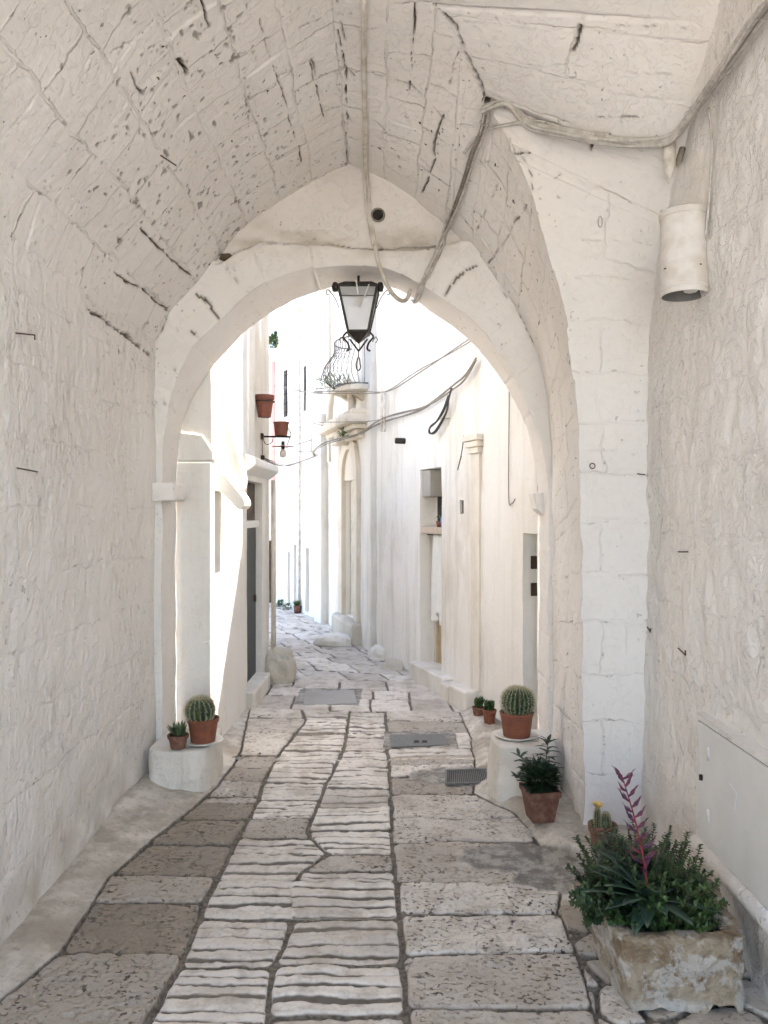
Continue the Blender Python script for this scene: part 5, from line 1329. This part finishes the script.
for i in range(21):
    t_ = .30 + .70 * i / 20; kf = t_ * (len(cv_) - 1); k0 = min(int(kf), len(cv_) - 2); p = cv_[k0].lerp(cv_[k0 + 1], kf - k0)
    sgn = 1 if i % 2 else -1; a = (0 if sgn > 0 else math.pi) + rg.uniform(-1.1, 1.1)
    L = .064 * (1.10 - .50 * t_) * rg.uniform(.75, 1.15); d = Vector((math.cos(a), math.sin(a), .42 + .3 * t_))
    q0 = p; q1 = p + d.normalized() * L * .55 + Vector((0, 0, -.003)); q2 = q1 + (d + Vector((0, 0, .9))).normalized() * L * .45
    mb.tube([tuple(q0), tuple(q1), tuple(q2)], [.0034, .0050, .0008], 5)
    for j in range(5):
        w_ = q0.lerp(q1, .35 + .15 * j) if j < 4 else q1.lerp(q2, .6)
        mb.leaf(w_, d + Vector((rg.uniform(-.3, .3), rg.uniform(-.3, .3), rg.uniform(.2, 1.2))), (0, 0, 1), .024, .009, .1, 2, [.7, 1, 0])
mb.build('bracts', M['bloom'], sp_)

# ---------------- utility door on the right wall
XW = 1.212
bx = root('meter_cupboard', 'flat painted meter cupboard door low on the right wall', 'meter cupboard', (XW, 2.6, .5))
def wallquad(y0, y1, z0, z1, x0, x1): return MB().box((min(x0, x1), y0, z0), (max(x0, x1), y1, z1))
wallquad(2.05, 3.0, .335, .785, XW - .012, XW + .09).build('door', M['boxpaint'], bx, bevel=.003)
wallquad(2.044, 3.006, .3325, .7875, XW - .004, XW + .06).build('shadow_gap', M['dark'], bx, smooth=False)
mb = MB(); mb.box((XW - .008, 2.02, .31), (XW + .08, 3.03, .3315)).box((XW - .008, 2.02, .7895), (XW + .08, 3.03, .81)).box((XW - .008, 3.0075, .332), (XW + .08, 3.03, .789)); mb.build('frame', M['limeR'], bx, smooth=False)
MB().tube([(XW - .005, 1.95, .30), (XW - .005, 3.03, .30)], .034, 12).build('lower_ledge', M['limeR'], bx)
MB().lathe([(0, 0), (.008, 0), (.008, .02), (0, .02)], (XW - .016, 2.96, .57), 12).build('lock', M['iron'], bx)
for (y_, z_) in ((2.90, .455), (2.90, .69)): 
    MB().tube([(XW - .010, y_, z_ - .025), (XW - .010, y_, z_ + .025)], .009, 10).build('hinge_cover', M['boxpaint'], bx)
mb = MB().obox((XW - .013, 2.70, .60), (.002, 0, 0), (0, .030, .010), (0, -.012, .036)); mb.build('label_plate', M['boxpaint'], bx, smooth=False)

# ---------------- downlight cylinder
cy0 = hit(684, 298, 0); 
YL = 3.16; xc = (684 - CX) / F * YL; zb = hz(296, YL); zt = hz(212, YL); rl = .094
dl_ = root('wall_light', 'white painted cylinder downlight under the cables on the right wall', 'wall light', (xc, YL, zb))
o = MB().lathe([(rl - .007, 0), (rl, 0), (rl, zt - zb - .03), (rl + .004, zt - zb - .028), (rl + .004, zt - zb - .006), (rl - .006, zt - zb), (rl - .03, zt - zb + .012), (0, zt - zb + .016)], (xc, YL, zb), 40).build('shade', M['lampwash'], dl_); o.modifiers.new('split', 'EDGE_SPLIT').split_angle = R(35)
MB().lathe([(rl - .007, 0), (rl - .009, .05), (rl - .02, .16), (0, .17)], (xc, YL, zb), 30).build('reflector', M['reflector'], dl_)
MB().lathe([(0, .004), (.026, .012), (.032, .04), (.02, .08), (0, .09)], (xc + .02, YL - .02, zb), 16).build('bulb', M['saucer'], dl_)
MB().lathe([(rl + .001, .02), (rl + .004, .024), (rl + .004, .034), (rl + .001, .038)], (xc, YL, zb), 40).build('seam', M['lampwash'], dl_)
for a_ in (200, 290): MB().lathe([(0, 0), (.005, 0), (.005, .004), (0, .005)], (xc + rl * math.cos(R(a_)), YL + rl * math.sin(R(a_)), zb + .10), 8).build('screw', M['rust'], dl_)
MB().box((xc + rl - .02, YL - .03, zb + .12), (1.34, YL + .03, zb + .22)).build('bracket', M['lampwash'], dl_, bevel=.006)
xl_ = xc
# ---------------- cables
def bundle(name, label, px_pts, strands, spread, rad, mat, seed, lift=.018, sag=None, ties=0, k=7, cat='cable bundle', darkshare=0.0):
    rg = random.Random(seed); base = [hit(x, y, lift) if not isinstance(x, Vector) else x for x, y in px_pts]
    base = catmull(base, k); rt = root(name, label, cat, tuple(base[0]))
    n = len(base)
    frames = []; upv = None
    for i in range(n):
        tn = (base[min(i + 1, n - 1)] - base[max(i - 1, 0)]).normalized()
        if upv is None: upv = tn.orthogonal()
        upv = (upv - tn * upv.dot(tn)).normalized(); frames.append((upv.copy(), tn.cross(upv)))
    for s_ in range(strands):
        a0 = rg.uniform(0, 6.28); tw = rg.uniform(-4, 4); rr = spread * (s_ / max(strands - 1, 1)) ** .6; f1_, f2_ = rg.uniform(0, 50), rg.uniform(0, 50)
        pts = []
        for i, p in enumerate(base):
            u_, v_ = frames[i]
            t_ = i / (n - 1); a = a0 + tw * t_ * 2
            wob_ = 1 + .45 * math.sin(f1_ + t_ * 17) * math.sin(f2_ + t_ * 7)
            pts.append(tuple(p + u_ * math.cos(a) * rr * wob_ + v_ * math.sin(a) * rr * .7))
        rd = rad * rg.uniform(.6, 1.25)
        mt = M['cabled'] if rg.random() < darkshare else mat
        MB().tube(pts, rd, 6).build('cable', mt, rt)
    mb = MB()
    for q in range(ties):
        i = int((q + .5) / ties * (n - 1)); p = base[i]; tn = (base[min(i + 1, n - 1)] - base[max(i - 1, 0)]).normalized(); u_ = tn.orthogonal().normalized(); v_ = tn.cross(u_)
        mb2 = MB().tube([tuple(p + (u_ * math.cos(a) + v_ * math.sin(a)) * (spread * .62 + rad)) for a in np.linspace(0, 6.283, 13)], .0022, 4); mb2.build('tie', M['cable'], rt)
    return rt
bundle('cable_bundle', 'thick bundle of painted cables sagging along the right vault corner to the pier top', [(792, -6), (768, 24), (745, 58), (720, 92), (697, 121), (672, 135), (640, 138), (605, 133), (570, 126), (535, 117), (508, 110), (489, 108)], 9, .027, .0088, M['cable'], 3, .045, ties=7, darkshare=.25)
bundle('cable_bundle', 'tangled bundle of painted cables dropping down the vault beside the arch crown', [(489, 108), (484, 125), (474, 150), (468, 175), (460, 200), (450, 225), (440, 250), (430, 272), (424, 283), (Vector(P(418, 299, 4.68)), 0), (Vector(P(414, 301, 4.86)), 0)], 9, .021, .0070, M['cable'], 8, .032, ties=6, darkshare=.45)
bundle('cable_pair', 'thin pair of cables curving round the top of the right pier', [(466, 150), (474, 138), (490, 128), (512, 124), (540, 124), (575, 128), (612, 132)], 2, .008, .006, M['cable'], 5, .02, cat='cable')
bundle('ridge_conduit', 'painted conduit and wires running along the vault ridge to the lantern', [(366, -4), (366, 40), (366, 80), (367, 120), (367, 155), (368, 190), (370, 220), (375, 246)], 3, .014, .011, M['conduit'], 6, .016, cat='conduit', darkshare=.2)
p0_ = hit(375, 246, .016)
pts = [p0_, Vector(P(380, 268, 4.56)), Vector(P(388, 287, 4.57)), Vector(P(398, 299, 4.62)), Vector(P(406, 300, 4.68)), Vector(P(410, 291, 4.75))]
o = MB().tube([tuple(p) for p in catmull(pts, 6)], .013, 8).build('flexible_hose', M['conduit']); tag(o, 'short loop of grey flexible hose hanging beside the lantern', 'hose')
o = MB().tube([tuple(p) for p in catmull([hit(372, 236, .012), hit(384, 248, .02), hit(405, 250, .02), hit(436, 247, .02)], 5)], .006, 6).build('cable', M['cable']); tag(o, 'single cable lying on the ledge above the arch, right of the ridge conduit', 'cable')
# drop wire to the downlight, stub conduits
o = MB().tube([tuple(p) for p in catmull([hit(713, 108, .02), hit(715, 140, .012), hit(714, 170, .012), hit(712, 205, .012), hit(708, 240, .012), hit(705, 280, .012), hit(706, 296, .012)], 5)], .005, 6).build('drop_wire', M['cable']); tag(o, 'thin wire dropping from the cable bundle past the cylinder downlight', 'wire')
pz = hit(672, 140, .035); r_ = root('conduit_stub', 'short capped conduit stub hanging under the cable bundle', 'conduit stub', tuple(pz))
MB().lathe([(0, -.165), (.012, -.15), (.022, -.115), (.027, -.10), (.027, .0), (0, 0)], tuple(pz), 16).build('tube', M['conduit'], r_)
mb = MB()
for k in range(7): mb.lathe([(.026, -.1 + .013 * k), (.029, -.096 + .013 * k), (.026, -.092 + .013 * k)], tuple(pz), 16)
pz2 = hit(684, 146, .03); r_ = root('cable_gland', 'small tilted dark grey gland beside the conduit stub', 'cable gland', tuple(pz2))
MB().tube([tuple(pz2), tuple(pz2 + Vector((-.015, 0, -.05))), tuple(pz2 + Vector((-.022, 0, -.075)))], [.014, .014, .006], 10).build('body', M['cabled'], r_)
# ventilation hole
pv = hit(378, 216, .004)
r_ = root('vent_pipe', 'round dark vent pipe opening in the wall above the arch', 'vent', tuple(pv))
MB().tube([tuple(pv + Vector((0, .02, 0))), tuple(pv + Vector((0, -.012, 0)))], .036, 24).build('opening', M['dark'], r_)
MB().tube([tuple(pv + Vector((math.cos(a) * .038, -.012, math.sin(a) * .038))) for a in np.linspace(0, 6.283, 25)], .006, 6).build('rim', M['cabled'], r_)
# oval stone knob / broken nest by the vault edge
pn = hit(226, 259, .006)
o = MB().tube([tuple(pn + Vector((-.04, 0, .0))), tuple(pn + Vector((-.02, -.012, .004))), tuple(pn + Vector((.025, -.014, .006))), tuple(pn + Vector((.05, 0, .004)))], [.004, .022, .022, .004], 10).build('clay_plug', M['barestem']); tag(o, 'small brown clay plug wedged where the vault meets the arch on the left', 'plug')

def nail(pxa, pxb, label, hook=None, r=.0030, drop=.022):
    a = hit(*pxa, .004); b = hit(*pxb, .022); pts = [tuple(a), tuple(b)]
    if hook: pts.append(tuple(b + Vector(hook)))
    o = MB().tube(pts, r, 6).build('nail', M['rust']); tag(o, label, 'nail', 'old nails and hooks in the passage walls')
nail((15, 333), (29, 335), 'bent rusty nail, upper of two on the left wall', (0, .0, -.018)); nail((16, 468), (32, 472), 'straight rusty nail, lower of two on the left wall')
nail((160, 155), (172, 163), 'rusty nail sticking out of the left vault'); nail((679, 552), (693, 552), 'thin horizontal nail highest on the right wall'); nail((648, 627), (655, 633), 'small bent hook on the right wall left of its neighbour', (0, 0, .018))
nail((679, 648), (690, 655), 'small bent hook on the right wall, lowest of three', (0, 0, .02)); nail((637, 474), (644, 475), 'tiny nail in the pier corner right of the ring')
pr_ = hit(592, 466, .004); o = MB().tube([tuple(pr_ + Vector((math.cos(a) * .013, -.004, math.sin(a) * .013))) for a in np.linspace(0, 6.283, 17)], .0025, 6).build('iron_ring', M['rust']); tag(o, 'small iron ring fixed to the right pier face', 'ring')
pr_ = hit(600, 222, .004); o = MB().tube([tuple(pr_ + Vector((math.cos(a) * .010, -.004, math.sin(a) * .026))) for a in np.linspace(0, 6.283, 17)], .003, 6).build('painted_hook', M['cable']); tag(o, 'painted-over oval hook high on the pier below the cables', 'hook')

# ---------------- hanging lantern
YN = 4.78; S = YN / F
def LP(px, py, dy=0): return Vector((P(px, py, YN)[0], YN + dy, P(px, py, YN)[2]))
lx = LP(358.5, 300).x
ln = root('hanging_lantern', 'black iron four-sided lantern with milky panes hanging under the arch crown', 'lantern', (lx, YN, hz(283, YN)))
zT, zB, zC = hz(291, YN), hz(333, YN), hz(344, YN)
wt, wb = .117, .062
def ringp(w, z): return [Vector((lx + sx * w, YN + sy * w, z)) for sx, sy in ((-1, -1), (1, -1), (1, 1), (-1, 1))]
T4, B4 = ringp(wt, zT), ringp(wb, zB)
fb = MB()
for k in range(4):
    fb.tube([tuple(T4[k]), tuple(B4[k])], .0110, 4); fb.tube([tuple(T4[k]), tuple(T4[(k + 1) % 4])], .008, 4); fb.tube([tuple(B4[k]), tuple(B4[(k + 1) % 4])], .009, 4)
    m0, m1 = T4[k].lerp(B4[k], .22), T4[(k + 1) % 4].lerp(B4[(k + 1) % 4], .22)
    fb.tube([tuple(m0), tuple(m1)], .003, 4)
fr_o = fb.build('frame', M['iron'], ln, smooth=False)
for k in range(4):
    a, b = T4[k], T4[(k + 1) % 4]; c2, d2 = B4[(k + 1) % 4], B4[k]
    nn_ = (b - a).cross(d2 - a).normalized() * .003
    MB().prism([a, b, c2, d2], nn_).build('pane', M['glass'], ln, smooth=False)
rf = MB(); r0_ = ringp(wt + .012, zT + .004); r1_ = ringp(wt * .72, zT + .035)
rf.add([tuple(p) for p in r0_ + r1_], [(0, 1, 5, 4), (1, 2, 6, 5), (2, 3, 7, 6), (3, 0, 4, 7), (4, 5, 6, 7), (3, 2, 1, 0)]); rf.build('roof', M['iron'], ln, smooth=False)
for sx in (-1, 1):
    MB().lathe([(0, -.03), (.016, -.028), (.022, 0), (.014, .024), (0, .03)], (lx + sx * (wt + .02), YN - wt, zT - .008), 12).build('corner_knob', M['iron'], ln)
    pts = [LP(358.5 + sx * 18.5, 312), LP(358.5 + sx * 22, 303), LP(358.5 + sx * 27, 296), LP(358.5 + sx * 30, 294), LP(358.5 + sx * 31, 298), LP(358.5 + sx * 28.5, 299)]
    MB().tube([tuple(p + Vector((0, -.09, 0))) for p in catmull(pts, 5)], .0030, 5).build('scroll', M['iron'], ln)
    pts = [LP(358.5 + sx * 11, 333), LP(358.5 + sx * 15, 338), LP(358.5 + sx * 10.5, 344), LP(358.5 + sx * 9, 350), LP(358.5 + sx * 12, 352)]
    MB().tube([tuple(p + Vector((0, -.03, 0))) for p in catmull(pts, 5)], .0065, 5).build('foot_scroll', M['iron'], ln)
    pts = [LP(358.5 + sx * 14, 342), LP(358.5 + sx * 17, 337), LP(358.5 + sx * 19, 340), LP(358.5 + sx * 17, 343)]
    MB().tube([tuple(p) for p in catmull(pts, 5)], .0028, 5).build('foot_scroll', M['iron'], ln)
    MB().tube([tuple(LP(358.5 + sx * 9, 339)), tuple(LP(358.5, 351))], .006, 5).build('stay', M['iron'], ln)
cb = MB(); q0 = ringp(wb + .006, zB); cb.add([tuple(p) for p in q0] + [(lx, YN, zC)], [(0, 1, 4), (1, 2, 4), (2, 3, 4), (3, 0, 4), (3, 2, 1, 0)]); cb.build('base_cone', M['iron'], ln, smooth=False)
pts = [LP(358.5, 351), LP(358.5, 357)]; MB().tube([tuple(p) for p in pts], .003, 5).build('pendant', M['iron'], ln)
pts = [LP(358.5 + math.sin(a) * (2.4 if math.cos(a) < 0 else 1.6), 364 - math.cos(a) * 6.5) for a in np.linspace(0, 6.283, 17)]
MB().tube([tuple(p) for p in pts], .0042, 5).build('ring', M['iron'], ln)
zt_ = hz(283, YN); MB().tube([(lx, YN, zT + .04), (lx, YN, 3.09)], .008, 8).build('hanger', M['iron'], ln)
MB().lathe([(0, 0), (.020, .004), (.030, .03), (.022, .07), (0, .075)], (lx, YN, zT - .10), 14).build('bulb', M['saucer'], ln)
for a_, b_ in ((356, 282), (369, 286)):
    MB().tube([tuple(Vector(P(a_, b_ - 2, YN - .14))), tuple(Vector(P(a_ + (2 if a_ < 360 else -5), b_ + 12, YN - .13)))], .0045, 5).build('wire', M['pipe'], ln)

# ---------------- bracket lamp and pots on the beige house
XB = -1.47
def BP(px, py, Y=8.75): return Vector(P(px, py, Y))
yb_ = XB * F / (261 - CX)
bl = root('bracket_lamp', 'black wall bracket lamp with hanging bulb on the beige house corner', 'street lamp', (XB, yb_, hz(436, yb_)))
z_ = hz(436.5, yb_)
MB().box((XB, yb_ - .03, z_ - .035), (XB + .03, yb_ + .03, z_ + .035)).build('wall_plate', M['iron'], bl, bevel=.004)
MB().tube([(XB + .02, yb_, z_), (XB + .33, yb_, z_ - .005)], .011, 8).build('arm', M['iron'], bl)
MB().tube([tuple(p) for p in catmull([Vector((XB + .02, yb_, z_ - .02)), Vector((XB + .06, yb_, z_ - .09)), Vector((XB + .12, yb_, z_ - .07)), Vector((XB + .13, yb_, z_ - .03))], 5)], .005, 5).build('scroll', M['iron'], bl)
MB().tube([tuple(p) for p in catmull([Vector((XB + .30, yb_, z_ + .10)), Vector((XB + .34, yb_, z_ + .03)), Vector((XB + .31, yb_, z_ - .06)), Vector((XB + .30, yb_, z_ - .10))], 5)], .006, 5).build('curl', M['iron'], bl)
MB().lathe([(0, .012), (.03, .01), (.13, 0), (.03, .014), (0, .02)], (XB + .25, yb_, z_ - .115), 24).build('reflector_disc', M['pink'], bl)
MB().lathe([(0, 0), (.02, .0), (.02, .09), (0, .09)], (XB + .25, yb_, z_ - .145), 12).build('socket', M['iron'], bl)
MB().lathe([(0, -.10), (.03, -.09), (.042, -.06), (.036, -.025), (.015, 0), (0, 0)], (XB + .25, yb_, z_ - .145), 16).build('bulb', M['saucer'], bl)
MB().box((XB, yb_ - .03, hz(458, yb_) - .02), (XB + .04, yb_ + .03, hz(458, yb_) + .03)).build('switch_box', M['iron'], bl, bevel=.004)
MB().tube([(XB + .015, yb_, z_), (XB + .015, yb_, hz(458, yb_))], .005, 5).build('feed_wire', M['cabled'], bl)
c = (XB + .23, yb_, z_ + .010)
hp = root('hanging_pot', 'square rusty terracotta pot standing on the bracket lamp arm', 'plant pot', c)
lathe_pot(hp, c, .155, .088, .070, M['terra'], .14)
yq = XB * F / (252 - CX)
c = (XB + .10, yq + .2, hz(415, yq))
hp = root('wall_pot', 'tilted terracotta pot fixed higher on the beige house wall', 'plant pot', c)
o = lathe_pot(hp, c, .24, .105, .070, M['terra'], .2)
MB().tube([(c[0] + .11 * math.cos(a), c[1] + .11 * math.sin(a), c[2] + .17) for a in np.linspace(0, 6.283, 19)], .006, 5).build('holder_ring', M['iron'], hp)
MB().tube([(c[0] - .10, c[1], c[2] + .17), (XB, c[1], c[2] + .17)], .007, 5).build('holder_arm', M['iron'], hp)

# ---------------- festooned street cables
def span(name, label, pts, r, mat, strands=1, spread=.0, sd_=1):
    rg = random.Random(sd_); rt = root(name, label, 'cable', tuple(pts[0]), group='cables slung across the lane')
    cv = catmull(pts, 7)
    for s_ in range(strands):
        a = rg.uniform(0, 6.28); f_ = rg.uniform(5, 14)
        MB().tube([tuple(p + Vector((0, 0, math.sin(a + i * f_ / len(cv)) * spread)) + Vector((math.cos(a) * spread * .3, 0, 0))) for i, p in enumerate(cv)], r * rg.uniform(.8, 1.2), 5).build('strand', mat, rt)
    return rt
def SP(px, py, off=.05):
    """a point just off the right-hand facades at pixel px, py"""
    for ff in (f4, f5, f6, f7):
        u_, Y_ = ff.px(px)
        if -.02 <= u_ <= ff.L + .02: p = ff.pt(u_, hz(py, Y_), -off); return Vector(p)
    return Vector(P(px, py, 8))
span('street_cable', 'heavy twisted cable festoon swinging low along the right facades', [SP(481, 360), SP(470, 378), SP(455, 390), SP(440, 401), SP(425, 409), SP(408, 414), SP(392, 419), SP(378, 426), SP(366, 436, .1), SP(350, 444, .3), SP(335, 452, .3), SP(320, 456, .1), SP(300, 463, .1), SP(290, 465, .1), Vector(P(272, 462, 9.2)), Vector(P(262, 459, 8.9))], .0075, M['cabled'], 4, .022, 2)
span('street_cable', 'upper cable bundle rising along the right facades to the arch', [SP(482, 337), SP(470, 344), SP(455, 353), SP(440, 362), SP(425, 371), SP(410, 381), SP(398, 389), SP(385, 393), SP(370, 393, .15), SP(350, 394, .45), SP(330, 393, .1), SP(310, 392, .1), SP(290, 388, .1), SP(280, 386, .1)], .006, M['cabled'], 2, .014, 3)
span('street_cable', 'thin nearly level cable crossing before the portal cornice', [SP(388, 417), SP(372, 421, .15), SP(350, 424, .45), SP(330, 426, .1), SP(310, 427, .1), SP(285, 429, .1)], .005, M['cabled'], 1, 0, 4)
span('cable_loop', 'dangling black cable coil below the heavy festoon on the right', [SP(458, 388, .06), SP(456, 400, .07), SP(453, 412, .06), SP(447, 424, .06), SP(441, 432, .06), SP(437, 433, .07), SP(438, 428, .08), SP(444, 422, .07), SP(450, 410, .06), SP(455, 396, .06)], .007, M['cableb'], 2, .008, 5)
span('cable_loop', 'thin black wire hanging beside the stone pilaster capital', [SP(469, 436), SP(468, 448), SP(465, 462), SP(463, 470), SP(467, 456)], .004, M['cableb'], 1, 0, 6)
mb = MB()
rt = root('cable_riser', 'pale vertical conduit tying the upper and lower street cables together', 'conduit', tuple(SP(386, 392)))
for dxx in (0, 3): MB().tube([tuple(SP(386 + dxx, 392)), tuple(SP(386 + dxx, 432))], .012, 6).build('riser', M['conduit'], rt)
rt = root('wall_bracket', 'thin triangular iron cable bracket on the far house wall', 'bracket', tuple(SP(314, 435)))
MB().tube([tuple(SP(315, 434, .05)), tuple(SP(315, 452, .05)), tuple(SP(290, 452, .25)), tuple(SP(315, 440, .05))], .008, 5).build('bracket', M['cabled'], rt)
# ================================================================== CAMERA, LIGHT
cam = bpy.data.cameras.new('camera'); co_ = bpy.data.objects.new('camera', cam); COL.objects.link(co_)
co_.location = (0, 0, EYE); co_.rotation_euler = (R(90), 0, 0)
cam.sensor_fit = 'VERTICAL'; cam.sensor_height = 32.0; cam.lens = 32.0 * F / 1024.0
cam.shift_x = -(CX - 384) / 1024.0; cam.clip_end = 400; cam.clip_start = .05
scene.camera = co_
sd = Vector((-1.0, -0.012, -2.2)).normalized()
sun = bpy.data.lights.new('sun', 'SUN'); sun.energy = SUN_E if 'SUN_E' in globals() else 2.4; sun.angle = R(.53); sun.color = (1.0, .965, .92)
so = bpy.data.objects.new('sun', sun); COL.objects.link(so); so.rotation_euler = sd.to_track_quat('-Z', 'Y').to_euler(); so.location = (3, 3, 12)
w = bpy.data.worlds.new('World'); scene.world = w; w.use_nodes = True
nt_ = w.node_tree; nt_.nodes.clear()
sky = nt_.nodes.new('ShaderNodeTexSky'); sky.sky_type = 'NISHITA'; sky.sun_disc = False
el = math.asin(-sd.z); az = math.atan2(-sd.x, -sd.y)
sky.sun_elevation = el; sky.sun_rotation = az; sky.air_density = 1.0; sky.dust_density = 0.2; sky.ozone_density = 2.0
bg = nt_.nodes.new('ShaderNodeBackground'); bg.inputs['Strength'].default_value = .12
wo = nt_.nodes.new('ShaderNodeOutputWorld'); nt_.links.new(sky.outputs[0], bg.inputs['Color']); nt_.links.new(bg.outputs[0], wo.inputs['Surface'])
vs_ = scene.view_settings
vs_.view_transform = 'Standard'; vs_.look = 'None'; vs_.gamma = 1; vs_.exposure = EXPO if 'EXPO' in globals() else 3.1
scene.cycles.max_bounces = 8; scene.cycles.diffuse_bounces = 5; scene.cycles.use_adaptive_sampling = True; scene.cycles.adaptive_threshold = 0.06; scene.cycles.glossy_bounces = 4; scene.cycles.transmission_bounces = 6
scene.cycles.sample_clamp_indirect = 8; scene.cycles.use_denoising = True

try:
    vs_.use_white_balance = True; vs_.white_balance_temperature = 7200; vs_.white_balance_tint = 12
except Exception: pass
